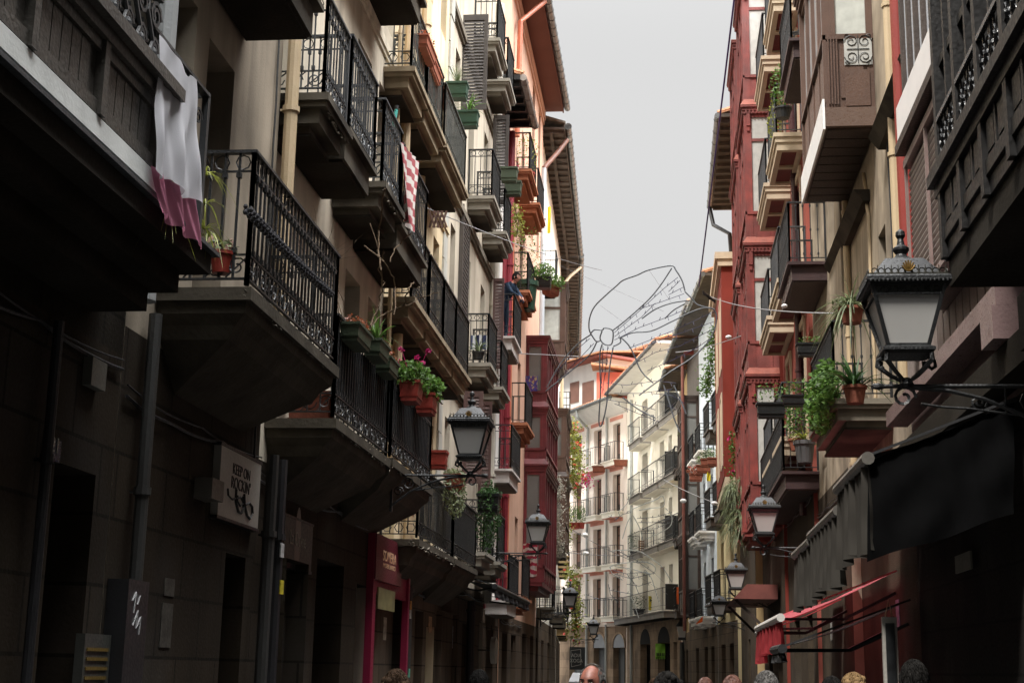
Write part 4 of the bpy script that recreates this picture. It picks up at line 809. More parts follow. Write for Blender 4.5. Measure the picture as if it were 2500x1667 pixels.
# ---- R3 beige house with brown bay
f3 = RF_(2.75)
ops = [(f3.px(x, y)[0]-w_, f3.px(x, y)[0], z, z+h_) for x, y, z, h_, w_ in ((2105, 600, 5.5, 1.9, .7), (2140, 620, 5.5, 1.9, .7), (2160, 200, 8.8, 1.8, .7))]
h3 = house(f3, 15.72, 20.9, 14.6, RCW, 'beige mottled house carrying the brown wooden bay with lace curtain', [(16.3, 16.9, 5.2, 7.2), (17.5, 18.1, 5.2, 7.2), (19.6, 20.2, 5.2, 7.0), (16.2, 16.9, 8.9, 10.8)], 4.3, mat('rough_brown_stone', (.062, .047, .033), .95, .35, 2, bump=.6, bscale=50, stain=.4), gpx(f3, [(2100, 2135)], 2.7))
mirador(f3, h3, 17.85, 20.85, .64, [(8.9, 11.9)], BRW, mat('painted_reflection_glass', (.55, .58, .62), .08, .05, 1, bump=0), CURT, 4, ledge=BRW, wz=1.04, orn=False, base=False, transom=False)  # pale front pane colour paints in the sky reflection
k = MB(); k.box(f3, 17.82, 20.9, .003, .66, 8.64, 8.899); k.build('bay_base', mat('pale_edge_brown', (.13, .085, .065), .35, .15, 3), h3)
k = MB(); k.box(f3, 17.82, 20.9, .661, .69, 8.60, 9.02); k.build('sky_sheen_edge', MATS['white_gloss_metal'], h3)  # white strip paints the sky's reflection on the bay's glossy edge
k = MB(); 
for i in range(9): k.box(f3, 17.9+i*.33, 18.2+i*.33, .02, .62, 8.61, 8.638)
k.build('plank_soffit', BRWD, h3)
# wrought panel on the side face of the bay
QY = 17.835; qa, qb = onY(2059, 84, QY), onY(2130, 158, QY); c = Vector(((qa.x+qb.x)/2, QY-.012, (qa.z+qb.z)/2)); k = MB(); ex = Vector((1, 0, 0)); ez = Vector((0, 0, 1))
pn = MB(); pn.wbox(qa.x, qb.x, QY-.004, QY, qb.z, qa.z); op = pn.build('ornamental_pane', GREYB, h3)
hw_, hh_ = (qb.x-qa.x)/2, (qa.z-qb.z)/2
for sx in (-1, 1):
    for sz in (-1, 1): scroll(k, c+ex*hw_*.48*sx+ez*hh_*.5*sz, ex*sx, ez*sz, hh_*.42, .006, 1.5); scroll(k, c+ex*hw_*.8*sx+ez*hh_*.82*sz, -ex*sx, ez*sz, hh_*.16, .005, 1.2)
k.bar(c-ex*hw_*.8, c+ex*hw_*.8, .008); k.bar(c-ez*hh_*.9, c+ez*hh_*.9, .008); k.build('scrollwork', IRON, op)
k = MB()
for x_ in (2024, 2031, 2038, 2045): p_ = onY(x_, 200, 17.84); k.wbox(p_.x-.009, p_.x+.009, 17.825, 17.842, 8.95, 9.9)
qa2, qb2 = onY(2062, 172, QY), onY(2126, 258, QY); k.wbox(qa2.x, qb2.x, QY-.008, QY, qb2.z, qa2.z); k.build('fluted_trim', BRW, h3)
k = MB()
for x, y, x2, y2 in ((2122, 315, 2190, 160), (2012, 600, 2080, 480)):
    a, za = f3.px(x2, y2, .2); b, zb = f3.px(x, y, .2); k.hexa([f3.w(a-.3, .003, za-.16), f3.w(b, .003, za-.16), f3.w(b, .1, za-.16), f3.w(a-.3, .1, za-.16), f3.w(a-.3, .003, za), f3.w(b, .003, za), f3.w(b, .22, za), f3.w(a-.3, .22, za)])
k.build('hood_moulding', STONED, h3)
b3, x0, x1, z3 = bpx(f3, h3, .7, (2038, 974), (1988, 1062), orn='', mt=IRON, mid=True, sm=STONE, um=STONED)
B3 = (x0, x1, z3)
pipe(f3, h3, f3.px(2184, 400, .07)[0], 4.9, 12.5, .07, .06, PIPEB); pipe(f3, h3, 20.8, 3.8, 8.6, .06, .05, PIPEB)
# ---- R4 narrow beige house, three dark railed balconies
f4 = RF_(2.62)
h4 = house(f4, 20.91, 25.2, 15.2, RCW, 'narrow beige house with plum edged balconies of turned bars', [(21.6, 22.3, z, z+2.1) for z in (5.0, 8.3, 11.5)]+[(23.6, 24.3, z, z+2.1) for z in (5.0, 8.3, 11.5)], 4.6, MATS['rough_brown_stone'], gpx(f4, [(1985, 2010), (2040, 2060)], 2.6))
PLUM = mat('dark_plum_slab', (.045, .022, .022), .5, .3, 3)
for (a, b), z in ((((1914, 1150), (1860, 1215)), None), (((1928, 640), (1903, 700)), None), (((1932, 95), (1908, 185)), None)):
    bpx(f4, h4, .6, a, b, z=z, orn='', mt=IRON, mid=True, sm=PLUM, slab='b', um=BRWD, h=1.02)
pipe(f4, h4, f4.px(1944, 600, .12)[0], 4.5, 14.5, .12, .07, mat('plum_pipe', (.06, .02, .022), .35, .2, 2))
# ---- R5 rose red house with cream bracketed balconies
f5 = RF_(2.55)
z5 = (5.75, 8.65, 11.45, 14.25)
h5 = house(f5, 25.21, 30.9, 16.8, PINKR, 'rose red house with cream framed balconies of maroon panels', [(a, a+.8, z, z+2.1) for z in z5 for a in (25.9, 28.9)], 5.2, MATS['rough_brown_stone'], [(26, 27, .02, 2.7), (28.5, 29.7, .02, 2.7)])
for z in z5:
    for a in (25.9, 28.9): k = MB(); k.box(f5, a-.14, a-.002, .002, .04, z, z+2.2); k.box(f5, a+.802, a+.94, .002, .04, z, z+2.2); k.box(f5, a-.14, a+.94, .002, .05, z+2.201, z+2.34); k.build('window_surround', CREAM, h5)
for z in z5:
    for a, b in ((25.3, 27.3), (28.1, 30.3)): balcony(f5, h5, a, b, z, .48, slab='c', sm=CREAM, orn='', mt=IRONG, detail=1, mid=True)
# ---- R6 red glazed bay house
f6 = RF_(2.48)
h6 = house(f6, 30.91, 38.0, 20.8, BRICKR, 'house fronted by the tall weathered red wooden bays', [], 4.7, MATS['rough_brown_stone'], [(32, 33.2, .02, 2.7), (35, 36.2, .02, 2.7)])
lv = [(4.95, 8.05), (8.06, 11.05), (11.06, 14.35), (14.36, 17.6)]
mirador(f6, h6, 31.0, 33.6, .66, lv+[(17.61, 20.6)], REDW, GLASSG, GREYB, 3, ledge=REDL, wz=.75)
mirador(f6, h6, 34.6, 37.4, .66, lv, REDW, GLASSG, GLASSG, 3, ledge=REDL, wz=.75, orn=True)
# ---- R7 plain brick red side wall house
f7 = RF_(2.3)
h7 = house(f7, 38.01, 46.0, 16.9, OCHR, 'brick red plastered house whose plain side faces down the street', [(a, a+.8, z, z+2) for a in (41, 43.4) for z in (14.2,)], 6.4, MATS['rough_brown_stone'], [(41, 42, .02, 2.6)], depth=5.5)
eave(f7, h7, 38.0, 46.2, 16.9, .75, .1, sm=EAVEW, gut=ZINC)
k = MB(); k.tube([f7.w(46, .82, 16.9), f7.w(45.8, .7, 16.2), f7.w(45.2, .2, 15.7), f7.w(45.2, .1, 14)], .07, 8); k.build('drainpipe', PIPED, h7)
k = MB(); k.wbox(1.6, 2.3, 40.0, 46, 7.0, 13.1); k.build('jutting_bay', BRICKR, h7)
k = MB(); k.wbox(1.5, 2.6, 39.9, 46.1, 13.101, 13.3); k.wbox(1.42, 2.6, 39.85, 46.15, 13.301, 13.5); k.build('cornice', CREAM, h7)
k = MB(); k.wbox(1.62, 2.3, 40.0, 46, 6.75, 6.999); k.build('cream_base', CREAM, h7)
for s in (40.6, 43.2):
    for z in (7.4, 10.2): k = MB(); k.wbox(1.57, 1.599, s, s+.12, z, z+2); k.wbox(1.57, 1.599, s+1.1, s+1.22, z, z+2); k.wbox(1.57, 1.599, s, s+1.22, z+2.001, z+2.12); k.wbox(1.585, 1.599, s+.121, s+1.099, z, z+2); k.build('window_surround', CREAM, h7)
# ---- R8.. curving away
def rhouse(p0, p1, H, wm, label, zs, cols_, mt=IRON, sm=WHITEP, gutter=True, oh=.9, slab='m', wk='g', um=None, balc=True):
    fr = Fr(p0, p1); L = fr.L; ops = []
    for z in zs:
        for a in cols_: ops.append((a*L-.38, a*L+.38, z, z+2.1, wk))
    h = house(fr, .01, L-.01, H, wm, label, ops, 3.3, GFD, [(L*.2, L*.2+1, .02, 2.6), (L*.6, L*.6+1.1, .02, 2.6)])
    if balc:
        for z in zs:
            for a in cols_: balcony(fr, h, a*L-.75, a*L+.75, z, .5, orn='tb', mt=mt, detail=0, sm=sm, slab=slab, um=um or sm, sp=.14, t=.018)
    if gutter: eave(fr, h, 0, L, H, oh, .1, sm=EAVEW, rafters=False)
    return fr, h
f8, h8 = rhouse((2.2, 46.02), (1.75, 51), 14.5, YELC, 'pale yellow house with the ivy hung balcony, right of the bend', (3.9, 6.8, 9.8), (.22, .7), sm=BRWD, slab='b')
f9, h9 = rhouse((1.75, 51.02), (1.3, 56), 14.8, mat('white_and_blue_render', (.62, .68, .74), .8, .1, 1), 'white and pale blue house with white stepped balcony undersides', (3.6, 6.6, 9.5), (.25, .72), sm=WHITEP)
f10 = Fr((1.3, 56.02), (.9, 60.6))
h10 = house(f10, .01, f10.L, 14.6, BRWD, 'dark brown house with red edged wooden bays near the bend', [], 3.4, GFD, [(1, 2, .02, 2.6)])
mirador(f10, h10, .3, 2.6, .6, [(4.0, 6.9), (6.91, 9.7), (9.71, 12.4)], BRWD, GLASS, GLASSG, 3, ledge=BRWD, wz=.8, orn=False)
pipe(f10, h10, .1, 3.2, 14, .64, .065, mat('rust_red_pipe', (.13, .035, .022), .6, .3, 4), rings=False)
eave(f10, h10, 0, f10.L, 14.6, .9, .1, sm=EAVEW, rafters=False)
f11, h11 = rhouse((.9, 60.62), (.66, 65.1), 14.3, OCHR, 'ochre house touching the bright cream building', (4.2, 7.2, 10.2), (.35,), sm=BRWD, slab='b', um=NBLK)
# ================================================================== WALL LANTERNS
def lantern_at(loc, scale, label, side, arm, first=None):
    """classic four sided street lantern on an iron wall bracket; side=+1 wall on the +x side"""
    if first is not None:
        r = first.copy(); COL.objects.link(r); r.location = loc; r.scale = (scale*side, scale, scale); r['label'] = label
        for ch in first.children:
            c = ch.copy(); COL.objects.link(c); c.parent = r
            for g in ch.children: d = g.copy(); COL.objects.link(d); d.parent = c
        return r
    root = thing('street_lamp', (0, 0, 0), label, 'street lamp', 'iron wall lanterns along the street'); WL[root.name] = Vector((0, 0, 0)); O = Vector((0, 0, 0)); Z = (0, 0, 0)
    b = MB(); n = 4
    # glass body z 0..0.36, half widths .13 -> .225
    hw = lambda z: .12+(.215-.12)*(z/.36)
    for sx, sy in ((1, 1), (1, -1), (-1, 1), (-1, -1)): b.bar((sx*hw(0), sy*hw(0), 0), (sx*hw(.36), sy*hw(.36), .36), .022)
    for z, q in ((0, .02), (.36, .02), (.30, .012)):
        h = hw(z)
        for a, c in (((-h, -h), (h, -h)), ((h, -h), (h, h)), ((h, h), (-h, h)), ((-h, h), (-h, -h))): b.bar((*a, z), (*c, z), q)
    b.lathe(O, [(.12*1.414, -.05), (.155*1.414, -.035), (.155*1.414, -.018), (.13*1.414, -.004)], 4)
    b.lathe(O, [(.225*1.414, .362), (.25*1.414, .375), (.25*1.414, .398), (.24*1.414, .41)], 4)
    for sy in (-1, 1):
        for i in range(19): x = -.225+i*.025; b.ell((x, sy*.247, .372), .008, .008, .012, 5, 3); b.ell((sy*.247, x, .372), .008, .008, .012, 5, 3)
    for sy in (-1, 1):
        for i in range(12): x = -.14+i*.0255; b.ell((x, sy*.153, -.03), .007, .007, .01, 5, 3)
    body = b.build('lamp_frame', IRON, root, origin=Z)
    g = MB(); h0, h1 = hw(.01)-.012, hw(.30)-.012
    g.hexa([(-h0, -h0, .01), (h0, -h0, .01), (h0, h0, .01), (-h0, h0, .01), (-h1, -h1, .295), (h1, -h1, .295), (h1, h1, .295), (-h1, h1, .295)]); g.build('lamp_glass', LAMPG, root, origin=Z)
    g = MB(); h0, h1 = hw(.305)-.01, hw(.355)-.012; g.hexa([(-h0, -h0, .305), (h0, -h0, .305), (h0, h0, .305), (-h0, h0, .305), (-h1, -h1, .352), (h1, -h1, .352), (h1, h1, .352), (-h1, h1, .352)]); g.build('top_glass_band', mat('smoked_glass', (.03, .032, .028), .3, .2, 4), root, origin=Z)
    r = MB(); r.lathe(O, [(.215*1.414, .41), (.115*1.414, .545), (.09*1.414, .55)], 4); r.build('lamp_roof', mat('dark_lamp_tin', (.022, .023, .025), .35, .15, 3, bump=.05), root, origin=Z)
    c = MB()
    for sy in (-1, 1):
        for i in range(11): x = -.2+i*.04; ring(c, Vector((x, sy*.232, .432)), Vector((1, 0, 0)), Vector((0, 0, 1)), .018, .004, 8); ring(c, Vector((sy*.232, x, .432)), Vector((0, 1, 0)), Vector((0, 0, 1)), .018, .004, 8); c.bar((x+.02, sy*.232, .41), (x+.02, sy*.232, .468), .005)
        c.bar((-.23, sy*.232, .414), (.23, sy*.232, .414), .012); c.bar((sy*.232, -.23, .414), (sy*.232, .23, .414), .012)
    c.build('crest', mat('dull_bronze', (.03, .028, .02), .5, .3, 9, metal=.3), root, origin=Z)
    c = MB()
    for i in range(7): a = R(-66+22*i); c.tube([(.0, -.24, .425), (.022*math.sin(a), -.243, .425+.03*math.cos(a)), (.042*math.sin(a), -.246, .43+.056*math.cos(a)+.008)], [.004, .007, .005], 5)
    c.build('gilt_palmette', GOLD, root, origin=Z)
    f = MB(); f.lathe(O, [(.085, .55), (.075, .56), (.04, .585), (.032, .60), (.05, .625), (.05, .64), (.025, .66), (.018, .70), (.03, .72), (.028, .745), (.006, .765)], 12); f.build('finial', IRON, root, origin=Z, smooth=False)
    k = MB()   # cradle and arm; wall is at x=+arm
    for sx in (-1, 1):
        for sy in (-1, 1): k.tube([(sx*.13, sy*.13, -.05), (sx*.135, sy*.13, -.09), (sx*.08, sy*.08, -.15), (sx*.02, sy*.02, -.2)], [.016, .018, .014, .012], 5)
        k.tube([(sx*.13, 0, -.05), (sx*.17, 0, -.075), (sx*.175, 0, -.11), (sx*.15, 0, -.125), (sx*.135, 0, -.11)], .012, 5)
    k.lathe(O, [(.03, -.24), (.045, -.22), (.03, -.19), (.02, -.18)], 8)
    k.tube([(-.17, 0, -.232), (-.12, 0, -.232), (arm, 0, -.232)], [.018, .014, .014], 6); k.ell((-.17, 0, -.232), .045, .022, .022, 8, 5)
    k.tube([(0, 0, -.24), (.25, 0, -.26), (.45, 0, -.31), (arm*.75, 0, -.42), (arm, 0, -.6)], .013, 6)
    ex, ez = Vector((1, 0, 0)), Vector((0, 0, 1))
    scroll(k, Vector((-.02, 0, -.30)), ex, ez, .075, .012, 1.3); scroll(k, Vector((arm*.45, 0, -.33)), ex, -ez, .05, .008, 1.5); scroll(k, Vector((arm*.78, 0, -.33)), ex, ez, .08, .009, 1.7); scroll(k, Vector((arm*.9, 0, -.42)), -ex, ez, .06, .008, 1.5)
    k.tube([(.08, 0, -.34), (.2, 0, -.36), (.36, 0, -.37), (arm*.7, 0, -.41)], .008, 5)
    k.bar((arm-.01, 0, -.12), (arm-.01, 0, -.66), .03, .05); k.tube([(arm*.62, 0, -.24), (arm*.62, 0, -.4)], .007, 4)
    k.build('bracket', IRON, root, origin=Z)
    root.location = loc; root.scale = (scale*side, scale, scale); return root
L1 = lantern_at(onY(2210, 852, 9.3), 1.07, 'largest street lamp, in front of the red drainpipe at right, gilt leaf on its roof', 1, .93)
def lamp_px(px, py, Y, sc, lab, side): return lantern_at(onY(px, py, Y), sc, lab, side, .93, L1)
lamp_px(1149, 1112, 16, .98, 'large street lamp hanging at the left beside the geranium railings', -1)
lamp_px(1313, 1322, 29, 1.0, 'street lamp at left in front of the maroon glazed bay and striped cloth', -1)
lamp_px(1392, 1478, 43, .95, 'street lamp at left beside the trailing flower vine, third along that side', -1)
lamp_px(1449, 1546, 56, .95, 'street lamp before the pale pink building, farthest lamp of the left side', -1)
lamp_px(1866, 1300, 24, 1.05, 'street lamp at right hanging beneath the plum edged balcony, next to the grey awning', 1)
lamp_px(1797, 1434, 34, 1.05, 'street lamp at right in front of the red edged canopy, with black arm', 1)
lamp_px(1756, 1500, 44, 1.0, 'small dim street lamp just left of the red edged canopy', 1)
lamp_px(1636, 1584, 76, 1.2, 'tiny street lamp in front of the sandstone arch', 1)
# lamp on a post beside the brown house
root = thing('post_lamp', onY(1666, 1660, 63)-Vector((0, 0, 1.2)), 'street lamp standing on a grey post near the far sandstone arches', 'street lamp'); pz = WL[root.name]
q = onY(1665, 1555, 63); k = MB(); k.tube([(q.x, 63, 0), (q.x, 63, q.z-.2)], .1, 8); k.build('post', PIPEG, root)
k = MB(); k.lathe(q, [(.13*1.4, 0), (.22*1.4, .45)], 4); k.build('lamp_glass', LAMPG, root); k = MB(); k.lathe(q, [(.25*1.4, .451), (.25*1.4, .5), (.12*1.4, .68), (.03, .9)], 4); k.lathe(q, [(.17*1.4, -.12), (.17*1.4, -.001)], 4); k.build('lamp_roof', IRON, root)
# ================================================================== SIGNS AND SHOP THINGS, LEFT
def wallsign(fr, pts, n, th, mt, label, name='shop_sign', cat='sign', frame=None):
    (xa, ya), (xb, yb) = pts; s0, z1 = fr.px(xa, ya, n+th); s1, z0 = fr.px(xb, yb, n+th); k = MB(); k.box(fr, s0, s1, n, n+th, z0, z1); o = k.build(name, mt, origin=fr.w((s0+s1)/2, n, z0)); tag(o, label, cat)
    if frame: k = MB(); k.box(fr, s0-.02, s1+.02, n-.001, n+th+.004, z0-.025, z0-.001); k.box(fr, s0-.02, s1+.02, n-.001, n+th+.004, z1+.001, z1+.025); k.build('frame', frame, o)
    return o, s0, s1, z0, z1
o, s0, s1, z0, z1 = wallsign(fB, ((542, 1086), (629, 1290)), .003, .06, SIGNW, 'off white wall sign lettered KEEP ON ROCKIN with a looping flourish', frame=PIPED)
c = (s0+s1)/2; W_ = s1-s0; H_ = z1-z0
text(o, fB, c, .066, z1-H_*.33, 'KEEP ON', H_*.23, SIGNK, sx=.5*W_/(4.6*H_*.23)); text(o, fB, c, .066, z1-H_*.54, 'ROCKIN\'', H_*.25, SIGNK, sx=.52*W_/(4.3*H_*.25))
k = MB(); X = lambda u, v: fB.w(s0+W_*u, .068, z0+H_*v)
k.tube([X(.18, .42), X(.2, .33), X(.3, .29), X(.4, .33), X(.5, .37), X(.58, .3), X(.5, .24), X(.42, .3), X(.42, .38)], .009, 4); k.tube([X(.38, .46), X(.38, .28), X(.46, .15), X(.54, .14), X(.58, .24), X(.56, .4)], .012, 4); k.tube([X(.58, .44), X(.6, .3), X(.68, .14), X(.76, .1), X(.82, .2), X(.8, .3), X(.72, .34), X(.62, .28)], .012, 4); k.build('flourish', SIGNK, o)
k = MB(); k.box(fB, *sorted((fB.px(520, 1160, .14)[0], fB.px(549, 1160, .14)[0])), .003, .14, fB.px(535, 1215, .2)[1], fB.px(535, 1163, .2)[1]); tag(k.build('alarm_box', mat('cream_metal_box', (.10, .09, .075), .5, .1, 2)), 'small cream alarm box beside the KEEP ON ROCKIN sign', 'alarm box')
o, s0, s1, z0, z1 = wallsign(fC, ((697, 1258), (759, 1395)), .003, .06, SIGNG, 'charcoal hanging panel sign with a pale oval and thin script, under the long balcony', frame=PIPEG)
k = MB(); c = (s0+s1)/2-.05; zc = (z0+z1)/2+.03; k.add([fC.w(c+.11*math.cos(t*.3), .0655, zc+.33*math.sin(t*.3)) for t in range(21)], [tuple(range(21))]); k.build('oval', mat('pale_brown_print', (.20, .17, .15), .6, .1, 2), o); text(o, fC, c, .068, zc-.05, 'La Ocyne', .2, mat('dim_lettering', (.25, .24, .2), .6, .05, 5), sx=.8)
o, s0, s1, z0, z1 = wallsign(fC, ((921, 1300), (979, 1432)), .06, .05, SIGNR, 'burgundy shop sign lettered SOMERA MOBILIARIO above the magenta doorway')
c = (s0+s1)/2; H_ = z1-z0; W_ = s1-s0; text(o, fC, c, .1115, z0+H_*.46, 'SOMERA', H_*.34, SIGNC, sx=.58*W_/(4.3*H_*.34)); text(o, fC, c, .1115, z0+H_*.31, 'MOBILIARIO', H_*.15, SIGNC, sx=.56*W_/(6.2*H_*.15))
k = MB(); a, za = fC.px(908, 1420, .05); b, zb = fC.px(985, 1667, .05); k.box(fC, a-.1, a+.08, .003, .09, 0, 3.25); k.box(fC, b-.06, b+.04, .003, .09, 0, 3.25); k.box(fC, a+.081, b-.061, .003, .055, za-.12, 3.25); k.build('magenta_door_surround', MAG, hC)
k = MB(); a, za = fC.px(916, 1432, .03); b, zb = fC.px(955, 1493, .03); k.box(fC, a, b, .056, .075, zb, za); k.build('yellowish_transom_window', mat('yellow_green_glass', (.26, .24, .11), .3, .4, 5, bump=0), hC)
# intercom panel with brass rows
k = MB(); a, za = fA.px(205, 1545, .05); b, zb = fA.px(258, 1680, .05); k.box(fA, a, b, .003, .06, zb, za); o = k.build('intercom_panel', mat('grey_steel_panel', (.06, .062, .055), .4, .1, 2)); tag(o, 'grey door entry panel with rows of brass name plates on the dark pier', 'intercom'); k = MB()
for i in range(7): z = za-.08-i*.055; k.box(fA, a+.03, b-.05, .061, .068, z-.02, z)
k.build('brass_plates', mat('dull_brass', (.15, .10, .025), .4, .2, 9), o)
k = MB(); a, za = fA.px(316, 1412, .14); b, zb = fA.px(366, 1412, .14); k.box(fA, a, b, .003, .14, .3, za); o = k.build('electric_cabinet', PIPED); tag(o, 'tall dark electric cabinet scrawled with white graffiti, on the left corner pier', 'electric box'); k = MB()
for (u, v, u2, v2) in ((.2, .93, .35, .96), (.35, .96, .3, .89), (.45, .92, .55, .95), (.3, .85, .5, .9), (.5, .9, .45, .84), (.45, .84, .65, .88), (.65, .88, .62, .82), (.3, .5, .5, .53), (.5, .53, .35, .46), (.35, .46, .6, .43), (.3, .4, .5, .42)): 
    A_ = lambda u, v: fA.w(a+(b-a)*u, .142, .3+(za-.3)*v); k.bar(A_(u, v), A_(u2, v2), .014, .003)
k.build('graffiti', mat('white_marker', (.35, .35, .35), .6, .1, 5), o)
k = MB(); a, za = fA.px(228, 870, .06); k.box(fA, a, a+.22, .003, .06, za-.17, za); tag(k.build('junction_box', mat('pale_plastic_box', (.12, .12, .105), .5, .1, 2)), 'small pale junction box high on the dark wall above the red door', 'junction box')
k = MB(); a, za = fA.px(120, 1066, .03); b, zb = fA.px(146, 1130, .03); k.box(fA, a, b, .003, .03, zb, za); o = k.build('house_number_plate', mat('blue_enamel', (.02, .025, .06), .3, .1, 3)); tag(o, 'small blue enamel number plate beside the dark red door', 'number plate'); text(o, fA, (a+b)/2, .033, zb+.05, '21', .12, SIGNW)
# stickers on the lower drainpipes
for i, (fr, x, y, n, col) in enumerate(((fB, 690, 1340, .15, (.4, .4, .4)), (fB, 689, 1430, .15, (.5, .42, .02)), (fD, 1004, 1475, .19, (.5, .25, .03)), (fD, 1003, 1497, .19, (.4, .45, .4)), (fD, 1000, 1640, .19, (.1, .35, .25)))):
    s_, z_ = fr.px(x, y, n); k = MB(); k.box(fr, s_-.05, s_+.05, n-.012, n, z_-.07, z_+.05); k.build('sticker', mat('sticker_print_%d' % i, col, .5, .5, 30), [hB, hB, hD, hD, hD][i])
# round projecting sign and small folded canopy low on the left
s_, z_ = fE.px(1240, 1590, .4); c = fE.w(s_-1.0, .45, z_); k = MB(); c = c+Vector((-.1, -1.2, 0)); k.tube([c+Vector((-.05, 0, 0)), c+Vector((.05, 0, 0))], .27, 24); o = k.build('round_sign', mat('white_enamel_disc', (.45, .43, .38), .4, .15, 3)); tag(o, 'round white projecting sign on the left below the black canopy', 'sign'); k = MB(); k.bar(Vector((-3.89, c.y, c.z)), c-Vector((.051, 0, 0)), .03); k.build('bracket', IRON, o)
# ================================================================== AWNINGS
def awning(x_w, x_f, y0, y1, zf, zw, mt, label, name='shop_awning', val=None, vm=None, barm=IRON, group=None, vo=0.0):
    root = thing(name, ((x_w+x_f)/2, (y0+y1)/2, zf), label, 'awning', group); k = MB()
    k.grid(lambda u, v: Vector((x_f+(x_w-x_f)*v, y0+(y1-y0)*u, zf+(zw-zf)*v-.05*math.sin(math.pi*v)+.006*math.sin(u*40))), 24, 8); k.build('canopy', mt, root)
    k = MB(); k.tube([(x_f, y0-.02, zf-.02), (x_f, y1+.02, zf-.02)], .05, 10); 
    k.build('front_bar', barm, root); k = MB(); k.bar((x_f, y0, zf-.0), (x_w, y0, zw), .02); k.build('hem', mt, root)
    for y in (y0+.15, y1-.15): m_ = ((x_w+x_f)/2+.1, y+.3 if y < (y0+y1)/2 else y-.3, zf-.12+.2*(zw-zf)); k = MB(); k.bar((x_f, y, zf-.03), m_, .03); k.bar(m_, (x_w, y, zw-.25), .032); k.build('folding_arm', IRON, root)
    if val: k = MB(); k.grid(lambda u, v: Vector((x_f+.035*math.sin(u*(y1-y0)*19)*(.3+v)+.02*math.sin(u*47), y0+(y1-y0)*u+.012*math.sin(v*9+u*30), zf-.06-val*v*(1+.05*math.sin(u*9)))), 90, 8); k.build('valance', vm, root, smooth=True)
    return root
def yX(px, py, X): v = onX(px, py, X); return v.y, v.z
xa = 1.5
gp = 'black awnings with hanging grey valances at the right'
seg = [((2118, 1112), (2052, 1205), 'nearest black awning at right with the longest grey hanging valance', .64), ((2046, 1240), (1992, 1302), 'middle black awning at right with a rippled grey valance', .60), ((1979, 1316), (1951, 1358), 'farthest small black awning at right with a short grey valance', .60)]
BARG = mat('grey_awning_roller', (.13, .12, .105), .4, .3, 5, streak=.3)
ys_ = [yX(*a, xa)[0] for a, *_ in seg]+[17.2]
for i_, (a, b, lab, vh) in enumerate(seg):
    y0, z0 = yX(*a, xa); y1 = ys_[i_+1]-.06; awning(2.66, xa, y0, y1, z0, z0+.46, AWB, lab, val=vh, vm=AWG, barm=BARG, group=gp)
y0, z0 = yX(1895, 1508, 1.35)
p = onY(1895, 1508, 18); q = onY(2168, 1402, 18)
awning(q.x, p.x, 17.3, 21.8, p.z, q.z, AWR, 'rose red sloping awning over the shop at right', val=.36, vm=AWRD, barm=mat('white_awning_bar', (.5, .48, .45), .4, .1, 5))
k = MB(); p = onY(1858, 1538, 22.6); awning(q.x-.1, p.x, 22.0, 23.4, p.z, q.z-.1, AWRD, 'smaller folded red awning behind the rose red one', val=.42, vm=AWRD, barm=MATS['white_awning_bar'])
p = onY(1900, 1580, 16.5); q2 = onY(2240, 1470, 16.5); awning(2.6, p.x, 15.9, 17.2, p.z, q2.z, AWB, 'low black awning directly beneath the rose red one', val=.1, vm=AWB)
# black canopy low on the left
p = onX(1140, 1470, -3.3); awning(-3.85, -2.95, 24.6, 30.6, 3.05, 3.3, AWB, 'thin black canopy on the left near the round white sign', val=.12, vm=AWB)
aw0 = [o for o in bpy.data.objects if o.get('label', '').startswith('nearest black awning')][0]
cq = [onY(*c_, 10.84) for c_ in ((2120, 1126), (2476, 982), (2116, 1372), (2476, 1255))]; k = MB()
k.grid(lambda u, v: (cq[0].lerp(cq[1], u)).lerp(cq[2].lerp(cq[3], u), v)+Vector((0, .010*math.sin(u*15+v*6)*(.3+v)+.004*math.sin(u*47-v*9)+.008*math.sin(u*5+v*11), .012*math.sin(u*9)*v)), 70, 14); k.build('dark_fill_sheet', mat('shade_black_sheet', (.0035, .0035, .0037), .95, .4, 3, spec=.05, bump=.15, bscale=120), aw0, smooth=True)  # added black sheet stands for the dark underside of the awnings
# red edged canopy at right (y~33) above door
p = onY(1800, 1455, 33.0); k = MB(); z_ = onY(1800, 1465, 33).z; k.hexa([(1.45, 32.2, z_), (2.42, 32.2, z_), (2.42, 36.5, z_), (1.45, 36.5, z_), (1.75, 32.2, z_+.32), (2.42, 32.2, z_+.32), (2.42, 36.5, z_+.32), (1.75, 36.5, z_+.32)]); o = k.build('door_canopy', mat('dull_red_tin', (.16, .045, .035), .6, .3, 3)); tag(o, 'red edged tin canopy jutting over a doorway at right', 'canopy'); k = MB(); k.bar((2.42, 32.4, z_-.9), (1.5, 32.4, z_), .06); k.bar((2.42, 36, z_-.9), (1.5, 36, z_), .06); k.build('brace', BRWD, o)
